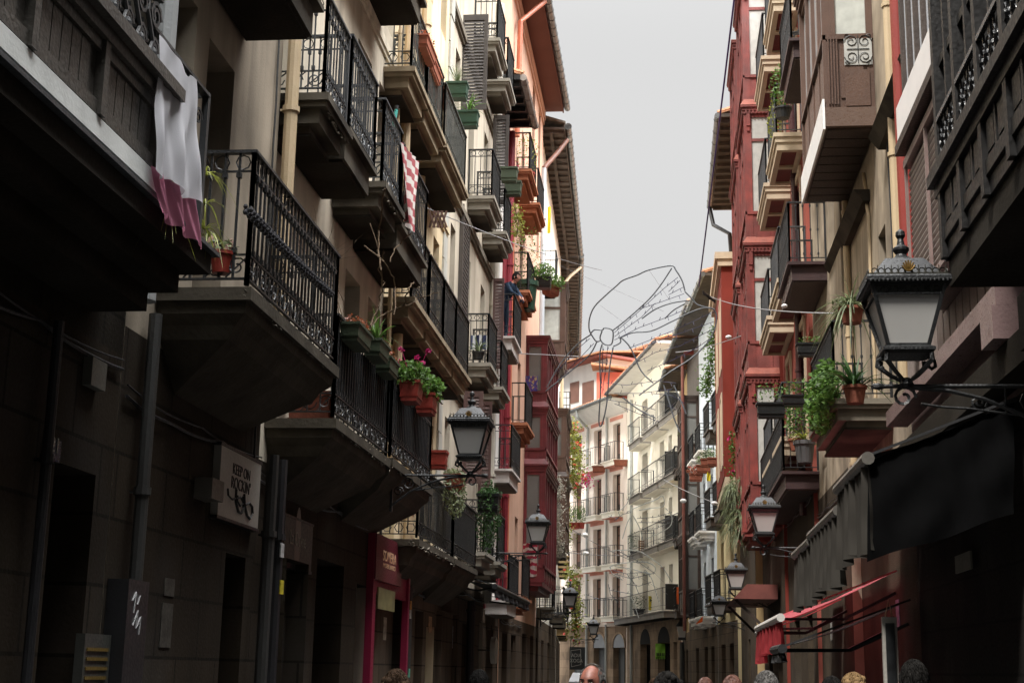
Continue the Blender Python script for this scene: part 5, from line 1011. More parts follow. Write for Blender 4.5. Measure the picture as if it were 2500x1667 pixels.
# framed menu board hanging at right
a = onY(2152, 1505, 12); b = onY(2195, 1680, 12); k = MB(); k.wbox(a.x, b.x, 11.97, 12.03, b.z, a.z); o = k.build('menu_board', mat('grey_wood_frame', (.40, .38, .34), .6, .2, 5)); tag(o, 'tall narrow framed menu board hanging from a cord at right', 'menu board'); k = MB(); k.wbox(a.x+.022, b.x-.022, 11.955, 11.969, b.z, a.z-.05); k.build('dark_panel', mat('slate_panel', (.03, .032, .034), .3, .6, 9, bump=0), o); k = MB(); m_ = Vector(((a.x+b.x)/2, 12, a.z+.14)); k.tube([(a.x+.03, 12, a.z), m_, (b.x-.03, 12, a.z)], .006, 4); k.build('cord', PIPEB, o)
k = MB(); a = onX(2445, 1355, 2.6); k.box(f1, a.y-.45, a.y, .003, .02, a.z-.5, a.z); 
k2 = MB(); a, za = f1.px(2365, 1343, .03); b, zb = f1.px(2330, 1400, .03); a, b = sorted((a, b)); k2.box(f1, a, b, .003, .02, zb, za); o = k2.build('paper_notice', mat('off_white_paper', (.16, .16, .13), .7, .2, 4)); tag(o, 'paper notice with blurred print stuck on the dark right hand wall', 'notice')
# ================================================================== LAUNDRY

def quad4(fr, n, tl, tr_, bl, br):
    q = [fr.px(*c_, n) for c_ in (tl, tr_, bl, br)]
    return lambda u, v: ((q[0][0]*(1-u)+q[1][0]*u)*(1-v)+(q[2][0]*(1-u)+q[3][0]*u)*v, (q[0][1]*(1-u)+q[1][1]*u)*(1-v)+(q[2][1]*(1-u)+q[3][1]*u)*v)
Q1 = quad4(fA, .74, (391, 84), (482, 196), (377, 412), (482, 500))
def sheetf(u, v):
    s, z = Q1(u, v); z -= .05*math.exp(-((u-.72)/.1)**2)*(1-v)+.02*math.sin(u*12)*v; n = .735+.022*math.sin(u*13+v*1.2)*(.15+.85*v)+.012*math.sin(u*29-v*2)*v+.012*math.sin(v*9+u*14)*(1-v)*v*3+.01*math.exp(-((u-.75+.25*v)/.06)**2)
    return fA.w(s+.008*math.sin(v*8), n, z)
sh_ = cloth(sheetf, 'hanging_sheet', WHT, 'white sheet with a pink lower edge draped over the near left railing', 'laundry', 70, 60)
Q2 = quad4(fA, .73, (374, 405), (484, 485), (396, 520), (496, 606))
def pinkf(u, v):
    s, z = Q2(u, v); return fA.w(s, .728+.016*math.sin(u*15+v)*(.3+v)+.008*math.sin(u*37-v*3)-.01, z+.012*math.sin(u*18)*v)
cloth(pinkf, 'pink_cloth', PNK, 'pink cloth hanging below the white sheet at the near left balcony', 'laundry', 60, 24)
RW = stripes('red_white_stripes', (.58, .54, .50), (.33, .07, .08), 5.2, 2, .9, .48, .05)
Q3 = quad4(fC, .6, (978, 347), (1022, 395), (990, 545), (1008, 570))
def strf(u, v):
    s, z = Q3(u, v); n = .60+.03*math.sin(u*12+v*1.5)*(.3+v)+.012*math.sin(u*27+v*3); return fC.w(s+.02*math.sin(v*7), n, z+.03*math.sin(u*9)*v)
cloth(strf, 'striped_cloth', RW, 'red and white striped cloth over the upper left railing', 'laundry', 40, 34)
p = onY(1281, 1330, 38.0); q = onY(1318, 1412, 38.0)
RW2 = stripes('crimson_white_stripes', (.66, .58, .55), (.42, .03, .07), 6, 2, .9, .5, .3)
cloth(lambda u, v: Vector((p.x+(q.x-p.x)*u, 37.6-.5*u+.03*math.sin(u*13+v*4), p.z+(q.z-p.z)*v)), 'striped_cloth', RW2, 'crimson and white striped cloth hung beside the maroon glazed bay behind a lamp', 'laundry', 24, 24)
CHK = mat('gingham_cloth', (.5, .52, .58), .9, .1, 4); n_ = CHK.node_tree.nodes; l_ = CHK.node_tree.links; ck = n_.new('ShaderNodeTexChecker'); ck.inputs['Scale'].default_value = 24; ck.inputs[1].default_value = (.62, .64, .68, 1); ck.inputs[2].default_value = (.12, .14, .22, 1); tc = n_.new('ShaderNodeTexCoord'); l_.new(tc.outputs['Object'], ck.inputs[0]); l_.new(ck.outputs[0], n_['Principled BSDF'].inputs['Base Color'])
p1 = onY(1272, 1032, 36.2); q1 = onY(1296, 1077, 36.2); cloth(lambda u, v: Vector((p1.x+(q1.x-p1.x)*u, 35.9+.02*math.sin(u*9), p1.z+(q1.z-p1.z)*v)), 'checked_cloth', CHK, 'small blue and white checked cloth drying on an orange balcony', 'laundry', 12, 12)
BW = stripes('navy_white_stripes', (.72, .72, .72), (.03, .04, .10), 7.5, 0, .9, .45, 0)
p2 = onY(1150, 818, 26.9); q2 = onY(1190, 853, 26.9); cloth(lambda u, v: Vector((p2.x+(q2.x-p2.x)*u, 26.9+.02*math.sin(u*9), p2.z+(q2.z-p2.z)*v)), 'deckchair_canvas', BW, 'navy and white striped canvas behind balcony bars on the grey beige house', 'canvas', 12, 8)
def flag(x0, y0, x1, y1, Y, mt, name, label, cat='banner', n=10, txt=None, wob=.03):
    a = onY(x0, y0, Y); b = onY(x1, y1, Y); return cloth(lambda u, v: Vector((a.x+(b.x-a.x)*u, Y+wob*math.sin(u*7+v*5), a.z+(b.z-a.z)*v)), name, mt, label, cat, n, n)
flag(1583, 1454, 1597, 1489, 71.6, YEL, 'yellow_banner', 'yellow banner with dark print on the lowest cream building balcony')
a = onY(1590, 1470, 71.5); k = MB()
for dx, dz, ww, hh in ((-.09, .22, .18, .03), (-.06, .05, .05, .12), (.0, .08, .09, .05), (.02, -.02, .04, .14), (-.08, -.25, .17, .03)): k.wbox(a.x+dx, a.x+dx+ww, 71.5, 71.51, a.z+dz, a.z+dz+hh)
k.build('banner_print', SIGNK, bpy.data.objects['yellow_banner'])
flag(1652, 1433, 1659, 1474, 64.4, ORF, 'orange_banner', 'narrow orange banner beside the dark brown bays near the bend')
flag(1725, 1130, 1735, 1174, 49.5, YEL, 'yellow_scarf', 'yellow scarf tied to a railing among terracotta planters at right')
k = MB(); a = onY(1716, 1503, 50); b = onY(1698, 1523, 50); c_ = onY(1715, 1517, 50); k.add([a, b, c_, a+Vector((0, .05, 0)), b+Vector((0, .05, 0)), c_+Vector((0, .05, 0))], [(0, 1, 2), (3, 5, 4), (0, 3, 4, 1), (1, 4, 5, 2), (2, 5, 3, 0)]); tag(k.build('orange_pennant', ORF), 'small orange pennant poking out under a white balcony at right', 'pennant')
flag(1337, 505, 1344, 570, 44, YEL, 'yellow_cloth', 'thin yellow cloth hanging by the blue pipe, upper left', 'laundry')
flag(1600, 1590-20, 1624, 1608, 69.5, mat('lime_green_board', (.25, .55, .05), .6, .1, 2), 'lime_board', 'lime green hand lettered board under the right sandstone arch', 'sign')
o = bpy.data.objects['lime_board']; a = onY(1603, 1600, 69.3); k = MB()
for i in range(5): k.wbox(a.x+.0+i*.08, a.x+.05+i*.08, 69.3, 69.32, a.z-.0, a.z+.14); k.wbox(a.x+.0+i*.08, a.x+.03+i*.08, 69.3, 69.32, a.z-.2, a.z-.06)
k.build('lettering', SIGNK, o)
# dark fascia sign beside the pink building with its framed lettering, and parasol
a = onY(1391, 1578, 74); b = onY(1428, 1634, 74); k = MB(); k.wbox(a.x, b.x, 74, 74.1, b.z, a.z); o = k.build('bar_sign', SIGNK); tag(o, 'black bar sign with white framed letters ADIA XOGA beside the arches', 'sign'); ff = Fr((a.x, 74), (b.x, 74)); c_ = onY(1407, 1606, 74); sx_ = abs(c_.x-a.x)
text(o, ff, sx_, .01 if ff.nn.y < 0 else .11, c_.z+.06, 'ADIA', .26, SIGNW, sx=.85); text(o, ff, sx_, .01, c_.z-.20, 'XOGA', .26, SIGNW, sx=.85)
k = MB(); x_, z_ = c_.x, c_.z
for p_, q_ in (((-.28, .38), (.22, .45)), ((.22, .45), (.24, -.3)), ((.24, -.3), (-.24, -.42)), ((-.24, -.42), (-.28, .38))): k.bar((x_+p_[0], 73.98, z_+p_[1]), (x_+q_[0], 73.98, z_+q_[1]), .02)
k.build('frame_outline', SIGNW, o)
a = onY(1392, 1638, 70); b = onY(1424, 1652, 70); k = MB(); k.hexa([(a.x, 69, b.z-.25), (b.x+.3, 69, b.z-.25), (b.x+.3, 72, b.z+.1), (a.x, 72, b.z+.1), (a.x, 69, b.z-.2), (b.x+.3, 69, b.z-.2), (b.x+.3, 72, b.z+.2), (a.x, 72, b.z+.2)]); tag(k.build('small_awning', WHT), 'small white awning below the black bar sign', 'awning')
# ================================================================== GARLAND, BROOM, TWIGS
k = MB(); a = fB.px(602, 512, .66); b = fB.px(805, 718, .66)
for i in range(64):
    t = i/63; s = a[0]+(b[0]-a[0])*t; z = a[1]+(b[1]-a[1])*t-.015*math.sin(t*math.pi)
    for j in range(3): an = i*1.1+j*2.1; k.ell(fB.w(s+.01*math.cos(an), .665+.022*math.cos(an), z+.024*math.sin(an)), .017, .017, .019, 6, 4)
tag(k.build('light_garland', mat('black_bulb_rope', (.02, .02, .024), .35, .3, 9)), 'thick black rope of bulbs strung along the large near left railing', 'garland')
a = onY(968, 268, 15.9); b = onY(960, 310, 15.9); k = MB(); k.tube([b, a], .022, 8); o = k.build('broom_handle', mat('turquoise_plastic', (.10, .48, .42), .4, .05, 5)); tag(o, 'turquoise broom handle tip leaning behind the upper left railings', 'broom'); k = MB(); k.tube([a, a+(a-b).normalized()*.05], .024, 8); k.build('black_cap', IRON, o)
def twig(k, p, d, L, r, dep=0):
    pts = [p]; q = p
    for i in range(6): d = (d+Vector((random.gauss(0, .16), random.gauss(0, .16), random.gauss(0, .12)))).normalized(); q = q+d*L/6; pts.append(q)
    k.tube(pts, [r*(1-.12*i) for i in range(7)], 4)
    if dep < 2:
        for j in range(2): twig(k, pts[random.randint(2, 5)], (d+Vector((random.gauss(0, .7), random.gauss(0, .7), random.gauss(.2, .4)))).normalized(), L*.55, r*.6, dep+1)
tr = thing('dry_climber', onY(900, 800, 13.7), 'bare dry climber stems rising from the sage green planter to the railing above', 'dry plant'); k = MB()
def wig(pts, r=.008):
    ps = [onY(x, y, 13.6+.25*math.sin(i*1.7)) for i, (x, y) in enumerate(pts)]; o_ = []
    for p_, q_ in zip(ps, ps[1:]):
        for j in range(4): o_.append(p_.lerp(q_, j/4)+Vector((random.gauss(0, .008), 0, random.gauss(0, .008))))
    k.tube(o_+[ps[-1]], r, 5)
wig([(905, 795), (922, 750), (936, 700), (930, 660), (924, 610), (926, 560), (940, 460)]); wig([(905, 795), (940, 765), (985, 745), (1000, 700), (1010, 690)]); wig([(922, 750), (938, 690), (925, 660), (938, 610), (932, 640), (903, 545)], .006); wig([(963, 770), (965, 700), (955, 670), (940, 640), (890, 600)], .007); wig([(948, 640), (975, 595), (1005, 570)], .006); wig([(985, 745), (1020, 730), (1070, 715)], .004)
k.build('stems', TWIG, tr)
tr = thing('dry_climber', onY(825, 780, 12.6), 'thin bare twigs between the big railing and the first wall opening', 'dry plant'); k = MB()
for x, y in ((828, 780), (835, 770), (840, 775), (822, 760)): twig(k, onY(x, y, 12.6), Vector((random.uniform(-.1, .15), 0, 1)), .9, .005)
k.build('stems', TWIG, tr)
# pantograph drying rack and small wire frame on the cream wall
k = MB(); nz_ = .03
for i in range(4):
    x0, x1 = 1048+i*9.5, 1062+i*9.5
    k.bar(onY(x0, 515, 19.6+.02*i), onY(x1, 556, 19.6+.02*i), .03, .012); k.bar(onY(x1, 515, 19.63+.02*i), onY(x0, 556, 19.63+.02*i), .03, .012)
tag(k.build('folding_rack', mat('rusty_rack', (.10, .05, .035), .7, .3, 9)), 'rusty folding lattice rack jutting from the ochre cream wall', 'drying rack')
# ================================================================== SMALL WEAR AND CABLE RUNS
FLK = mat('flaking_render', (.17, .155, .125), .95, .4, 20, bump=.5)
def flake(fr, root, s0, s1, n, z, cnt, sz=.05, both=True):
    k = MB()
    for _ in range(cnt):
        s = random.uniform(s0, s1); q = sz*random.uniform(.3, .9); k.ell(fr.w(s, n+random.uniform(-.02, .004), z-random.uniform(.0, .07)), q*.5, q*2.4, q*.4, 7, 4, Matrix.Rotation(random.uniform(-.4, .4), 3, 'X'))
    k.build('flaking_render', FLK, root)['kind'] = 'stuff'
flake(fC, hC, 12.8, 15.3, .66, 3.80, 46, .03); flake(fC, hC, 15.6, 18.2, .66, 3.84, 40, .028); flake(fD, hD, 17.9, 22, .55, 3.24, 50, .04); flake(fC, hC, 12.0, 12.7, .58, 6.62, 16, .03); flake(fB, hB, 8.9, 11.3, .66, 4.08, 26, .022); flake(fC, hC, 14.5, 15.5, .6, 6.72, 16, .03)
def run(fr, root, pts, r=.012, mt=PIPED):
    o_ = []
    for (s, z), (s2, z2) in zip(pts, pts[1:]):
        for j in range(8): t = j/8; o_.append(fr.w(s+(s2-s)*t, .025+.006*math.sin(s*9+j), z+(z2-z)*t-.05*math.sin(math.pi*t)*abs(s2-s)/2))
    o_.append(fr.w(pts[-1][0], .03, pts[-1][1])); k = MB(); k.tube(o_, r, 5); k.build('facade_cable', mt, root)
for fr_, h_, a_, b_, z_ in ((fA, hA, 5, 8.5, 3.45), (fB, hB, 8.6, 11.7, 3.3), (fC, hC, 11.8, 17.6, 3.3), (fD, hD, 17.7, 23.4, 2.75), (fE, hE, 23.6, 30.5, 3.05), (fG, hG, 33.6, 38.6, 2.75), (f3, h3, 15.8, 20.8, 4.1), (f4, h4, 21, 25.1, 4.3), (f5, h5, 25.3, 30.8, 4.7)):
    run(fr_, h_, [(a_, z_), (a_*.7+b_*.3, z_-.03), (a_*.35+b_*.65, z_+.02), (b_, z_)]); run(fr_, h_, [(a_, z_+.07), (a_*.5+b_*.5, z_+.05), (b_, z_+.06)], .007)
run(fB, hB, [(11.5, 3.3), (11.52, 6.5), (11.5, 9)], .01, PIPEG); run(fC, hC, [(13.3, 6.0), (13.32, 3.9)], .008); run(f3, h3, [(19.0, 8.4), (18.7, 7.7), (18.72, 5.0)], .025, PIPEB); run(f3, h3, [(16.9, 8.4), (16.92, 5.0)], .01, PIPED)
for fr_, h_, s_, z_, w_, hh_, c_ in ((fB, hB, 9.6, 1.75, .22, .3, (.05, .048, .04)), (fB, hB, 9.62, 2.1, .2, .12, (.06, .012, .01)), (fC, hC, 13.0, 1.9, .25, .35, (.32, .3, .28)), (fD, hD, 19.2, 2.0, .2, .3, (.4, .38, .3)), (fD, hD, 22.9, 2.2, .3, .25, (.35, .2, .1)), (fE, hE, 26.2, 2.0, .3, .4, (.3, .3, .32)), (f3, h3, 17.6, 2.2, .25, .35, (.15, .16, .3)), (f4, h4, 23.5, 2.2, .3, .3, (.3, .3, .28))):
    k = MB(); k.box(fr_, s_, s_+w_, .002, .008, z_, z_+hh_); k.build('poster', mat('poster_print_%d' % int(s_*10), c_, .6, .6, 14), h_)
# ================================================================== POTS
def ppx(x, y, Y, label, **kw): return pot(onY(x, y, Y), label, **kw)
ppx(540, 668, 9.1, 'red pot with pale pink succulent blooms on the near left balcony', kind='round', r=.085, h=.15, pm=TERRD, plant='sparse', pcol=LEAFG)
k = MB(); c = onY(533, 615, 9.15)
for i in range(26): a = random.uniform(0, 6.28); rr = random.uniform(.02, .11); k.ell(c+Vector((rr*math.cos(a), rr*math.sin(a)*.7, random.uniform(-.05, .07))), .02, .02, .042, 7, 5, Matrix.Rotation(random.uniform(-.7, .7), 3, 'Y'))
k.build('fleshy_rosettes', mat('dusty_pink_rosette', (.42, .25, .21), .7, .3, 12), bpy.data.objects['flower_pot'])
sp_ = thing('spider_plant', onY(497, 600, 8.5), 'green and cream spider plant spilling between the two near left balconies', 'plant'); k = MB()
for x, y, n_ in ((500, 430, 14), (500, 500, 14), (498, 560, 12), (505, 580, 8), (380, 480, 6), (410, 540, 8), (372, 415, 5)): blades(k, onY(x, y, 8.25 if x > 450 else 7.5), n_, .22, 1.1, .006, 1.3, .4)
k.build('leaves', LEAFY, sp_)
ppx(758, 1046, 13.1, 'wide terracotta window box behind the bars of the middle left balcony', kind='box', L=.42, r=.13, h=.34, pm=TERR, plant=None)
for i, (x, y, Y, lab) in enumerate(((868, 846, 13.0, 'nearest sage green planter on the left railing, under the bare climber'), (918, 878, 13.9, 'middle sage green planter on the left railing with a leafy weed'), (942, 918, 14.6, 'darkest sage green planter, next to the geraniums'))):
    ppx(x, y, Y, lab, kind='box', L=.62 if i == 0 else .5, r=.10, h=.17, pm=GRNPG, yaw=R(90), plant='sparse' if i != 1 else 'spiky', pcol=LEAFR if i != 1 else LEAF, dens=1.2)
ppx(1003, 984, 15.7, 'red plastic pot of magenta geraniums on the left railing, nearer of two', kind='box', L=.34, r=.12, h=.24, pm=TERRD, yaw=R(90), plant='geranium', flowers=(FLOP, 5, 3.4), dens=1.4)
ppx(1040, 1012, 16.7, 'red plastic pot of magenta geraniums on the left railing, farther of two', kind='box', L=.34, r=.12, h=.24, pm=TERRD, yaw=R(90), plant='geranium', flowers=(FLOP, 5, 3.2), dens=1.4)
ppx(1064, 1145, 18.6, 'empty dark red pot on a railing left of the large lamp', kind='box', L=.3, r=.12, h=.24, pm=TERRD)
ppx(1110, 1195, 20.6, 'terracotta box overflowing with dry grass behind the large left lamp', kind='box', L=.6, r=.12, h=.2, pm=TERR, yaw=R(90), plant='trail', pcol=LEAFG, dens=1.5)
for i, (x, y, Y, lab) in enumerate(((1036, 140, 17.9, 'nearest orange flower box of the high row on the cream house'), (1050, 190, 18.8, 'second orange flower box of the high row, seen from below'), (1068, 250, 20.0, 'lowest hanging orange flower box of the high row'))):
    ppx(x, y, Y, lab, kind='box', L=.75, r=.11, h=.17, pm=mat('salmon_plastic_box', (.36, .12, .07), .6, .2, 6), yaw=R(90), plant='sparse', pcol=LEAFR)
ppx(1116, 243, 22.2, 'dark green planter of feathery grass by the big open shutter', kind='box', L=.36, r=.14, h=.27, pm=GRNP, plant='grass', pcol=LEAFG, dens=1.4)
ppx(1143, 312, 23.4, 'dark green planter with a few shoots below the big open shutter', kind='box', L=.36, r=.14, h=.28, pm=GRNP, plant='spiky', pcol=LEAF)
ppx(1243, 445, 28.6, 'sage green box hung on the middle railing, upper of two', kind='box', L=.36, r=.15, h=.3, pm=GRNPG); ppx(1253, 478, 29.3, 'sage green box hung on the middle railing, lower of two', kind='box', L=.36, r=.15, h=.3, pm=GRNPG)
ppx(1168, 877, 26.6, 'spiky aloe in a pot behind balcony bars below the striped canvas', kind='round', r=.12, h=.14, pm=BLKP, plant='spiky', pcol=LEAFG)
ppx(1193, 1254, 21.9, 'black pot with trailing ivy hung on a railing near the crimson jamb', kind='box', L=.34, r=.17, h=.3, pm=BLKP, plant='trail', pcol=LEAFD, dens=2.2)
ppx(1286, 450, 34.4, 'red pot with a climbing plant on the top orange balcony', kind='round', r=.2, h=.3, pm=TERRD, plant='tall', pcol=LEAFY, dens=.5, flowers=(FLOP, 3, 2))
ppx(1286, 758, 34.6, 'tall dark green tub on the orange balcony with a straggly bush', kind='round', r=.27, h=.75, pm=GRNP, plant='tall', pcol=LEAF, dens=.8)
ppx(1327, 705, 37.2, 'black pot with a big green bush hung on the orange balcony corner', kind='box', L=.42, r=.2, h=.3, pm=BLKP, plant='geranium', pcol=LEAF, dens=2.0)
ppx(1344, 722, 38.1, 'terracotta box under the big green bush near the brown bay', kind='box', L=.5, r=.16, h=.26, pm=TERR, yaw=R(60), plant='geranium', pcol=LEAF, dens=1.5)
# right side
ppx(2080, 790, 15.6, 'round terracotta bowl of trailing cactus on the railing left of the largest lamp', kind='round', r=.135, h=.18, pm=TERR, plant='spiky', pcol=LEAFG)
k = MB(); c = onY(2078, 758, 15.6); blades(k, c, 70, .46, 1.25, .012, 1.15, .25); leaves(k, c+Vector((0, 0, .05)), .24, .2, .1, 120, .05); k.build('trailing_stems', LEAFG, bpy.data.objects[[o.name for o in bpy.data.objects if o.get('label', '').startswith('round terracotta bowl')][0]])
ppx(2088, 985, 16.1, 'large aloe in a terracotta pot on the planted balcony at right', kind='round', r=.13, h=.2, pm=TERR, plant='spiky', pcol=LEAFD)
k = MB(); c = onY(2088, 960, 16.1); blades(k, c, 34, .8, .8, .02, .75, .05); k.build('aloe_leaves', LEAFD, bpy.data.objects[[o.name for o in bpy.data.objects if o.get('label', '').startswith('large aloe')][0]])
c = onX(2010, 990, 1.95); bsh = thing('balcony_bush', c, 'dense leafy bush bulging through the bars of the planted balcony at right', 'shrub'); k = MB(); leaves(k, c+Vector((0, .2, .1)), .2, .9, .42, 1100, .085); leaves(k, c+Vector((0, -.5, .2)), .16, .3, .3, 350, .08); k.build('foliage', LEAF, bsh)
ppx(1985, 845+25, 21.8, 'black window box of green plants on the plum edged balcony rail', kind='box', L=.5, r=.11, h=.2, pm=BLKP, plant='sparse', pcol=LEAF, dens=1.3)
p = onY(1950, 992, 23.6); pot(p, 'long black window box capping the middle right railing', kind='box', L=.55, r=.12, h=.18, pm=BLKP, plant='bush', pcol=LEAF, dens=.5)
ppx(1965, 1130, 23.4, 'big grey pot with trailing grass inside the lowest dark balcony at right', kind='round', r=.17, h=.36, pm=mat('grey_plastic_pot', (.07, .07, .072), .5, .2, 6), plant='spiky', pcol=LEAFY)
ppx(1945, 1100, 24.1, 'terracotta pot with a leafy shrub behind bars at right', kind='round', r=.13, h=.2, pm=TERR, plant='tall', pcol=LEAF, dens=.9)
ppx(1883, 1020, 24.6, 'dark box with a small shoot on the corner post beside the red bay', kind='box', L=.5, r=.16, h=.25, pm=BLKP, plant='bush', dens=.35, pcol=LEAF)
ppx(1912, 290, 24.8, 'climbing shrub in a pot on the highest rose red balcony', kind='round', r=.16, h=.2, pm=BLKP, plant='tall', pcol=LEAF, dens=1.1)
c = onY(1896, 320, 25.6); bsh = thing('hanging_plant', c, 'wispy plant trailing from the upper rose red balcony', 'plant'); k = MB(); leaves(k, c+Vector((0, .3, .3)), .16, .5, .45, 260, .06); k.build('foliage', LEAFY, bsh)
# terracotta boxes on the far right
for x, y, Y, lab, pc in ((1718, 1155, 49.6, 'terracotta planter left of the yellow scarf', LEAF), (1728, 1140, 48.8, 'middle terracotta planter above the yellow scarf', LEAFD), (1745, 1138, 47.6, 'terracotta planter right of the yellow scarf', LEAF), (1699, 1175, 53, 'terracotta planter full of coral geraniums near the bend', LEAFR), (1683, 865, 58, 'red pot with lime green plant high beside the brown bays', LEAFY), (1676, 1087, 58.5, 'small red pot with pale flowers on a ledge of the brown bays', LEAF)):
    ppx(x, y, Y, lab, kind='box', L=.5, r=.16, h=.28, pm=TERR if Y < 55 else TERRD, plant='geranium' if Y > 52 else 'bush', pcol=pc, dens=.7, flowers=(FLOR, 4, 2) if Y > 52 else None)
c = onY(1735, 880, 46.8); vine('ivy', [onY(1745, 800, 46.6), onY(1738, 860, 46.9), onY(1730, 920, 47.4), onY(1722, 960, 48)], .16, 900, .11, LEAF, 'thick green ivy cascading down the pale yellow house at right')
c = onY(1797, 1245, 36); gr = thing('hanging_grass', onY(1795, 1190, 36), 'shaggy grey green grass plant hanging from a white ledge at right', 'plant'); k = MB()
for i in range(14): blades(k, onY(1797+random.uniform(-15, 15), 1175+i*11, 36+random.uniform(-.4, .4)), 80, .42, 1.1, .009, 1.3, .2)
k.build('blades', LEAFG, gr)
vine('creeper', [onY(1787, 1060, 38.6), onY(1790, 1110, 38.8), onY(1795, 1180, 38.6)], .12, 220, .09, LEAF, 'thin green creeper between the brick red wall and red bays', (FLOP, 3))
# vines far left
vine('flowering_vine', [onY(1392, 1035, 60), onY(1400, 1090, 60.2), onY(1403, 1140, 60), onY(1400, 1190, 60)], .26, 1500, .13, LEAFY, 'yellow green creeper with coral blossoms left of the pink building, top clump', (FLOR, 26))
vine('flowering_vine', [onY(1392, 1390, 57), onY(1402, 1440, 57), onY(1405, 1500, 57), onY(1402, 1560, 57)], .2, 1100, .12, LEAFY, 'lowest clump of bright creeper beside the third left lamp', (FLOR, 20))
vine('silvery_creeper', [onY(1362, 1170, 44.4), onY(1360, 1240, 44.2), onY(1358, 1300, 44.3), onY(1362, 1350, 44.3)], .16, 1200, .085, PALEL, 'silvery dried creeper down the wall right of the maroon bay')
vine('yellow_creeper', [onY(1380, 1240, 52), onY(1382, 1300, 52), onY(1380, 1340, 52)], .14, 600, .1, LEAFY, 'yellowing creeper between the silvery one and the pink building')
vine('dried_creeper', [onY(1258, 505, 31.8), onY(1264, 540, 32), onY(1262, 580, 32.1)], .11, 260, .08, LEAFY, 'yellowed creeper tumbling from the balcony above the crimson jamb')
vine('bougainvillea', [onY(1413, 1155, 78), onY(1425, 1170, 78), onY(1434, 1178, 78)], .25, 260, .14, FLOP, 'magenta bougainvillea on the left pale pink balcony')
for x, lab in ((1394, 'slim conifer in a red pot, first on the pink building balcony'), (1408, 'slim conifer in a red pot, second on the pink building balcony'), (1420, 'bushier conifer in a red pot, third on the pink building balcony')):
    ppx(x, 1290, 76.5, lab, kind='round', r=.17, h=.32, pm=TERRD, plant='tall', pcol=LEAF, dens=1.3)
for x, y, lab in ((1462, 1153, 'terracotta pot under the second pink building window'), (1515, 1138, 'terracotta trough under the third pink building window')): ppx(x, y, 79.5 if x < 1480 else 77.8, lab, kind='box', L=.75, r=.18, h=.35, pm=TERR)
ppx(1560, 1500, 73.5, 'dark round bush in a pot at the left end of the long dark balcony', kind='round', r=.3, h=.3, pm=BLKP, plant='bush', pcol=LEAFD, dens=1.5)
ppx(1548, 1360, 75, 'palm like plant on the cream building balcony beside the slatted panel', kind='round', r=.2, h=.3, pm=BLKP, plant='tall', pcol=LEAFD, dens=.8)
k = MB(); a = onY(1559, 1317, 73.6); b = onY(1573, 1362, 73.6)
for i in range(8): z = b.z+(a.z-b.z)*i/8; k.wbox(a.x, b.x, 73.58, 73.62, z, z+.07)
k.wbox(a.x, a.x+.03, 73.621, 73.65, b.z, a.z); k.wbox(b.x-.03, b.x, 73.621, 73.65, b.z, a.z); tag(k.build('slatted_panel', mat('brown_slats', (.30, .16, .09), .7, .2, 5)), 'brown slatted panel fixed to a cream building balcony rail', 'panel')
c = onY(1655, 940+20, 65); ppx(1648, 985, 66.2, 'green plant box at the top right balcony of the cream building', kind='box', L=.7, r=.2, h=.3, pm=TERR, plant='bush', pcol=LEAFY, dens=.8)
# tree above roofs
tr = thing('tree', (-7.2, 101, 0), 'pale green treetop showing over the pink building roof', 'tree'); k = MB(); k.tube([(-7.2, 101, 0), (-7.3, 101, 12), (-7.1, 101, 20)], [.35, .25, .1], 8)
for a in range(7): k.tube([(-7.2, 101, 16), (-7.2+1.8*math.cos(a), 101+1.8*math.sin(a), 20.5+.3*a % 2)], [.1, .03], 5)
k.build('trunk', TWIG, tr); k = MB()
for i in range(26): leaves(k, Vector((-7.4+random.gauss(0, 1.3), 101+random.gauss(0, 1.5), 20.7+random.gauss(0, 1.0))), .8, .8, .6, 150, .22)
k.build('crown', LEAFY, tr)
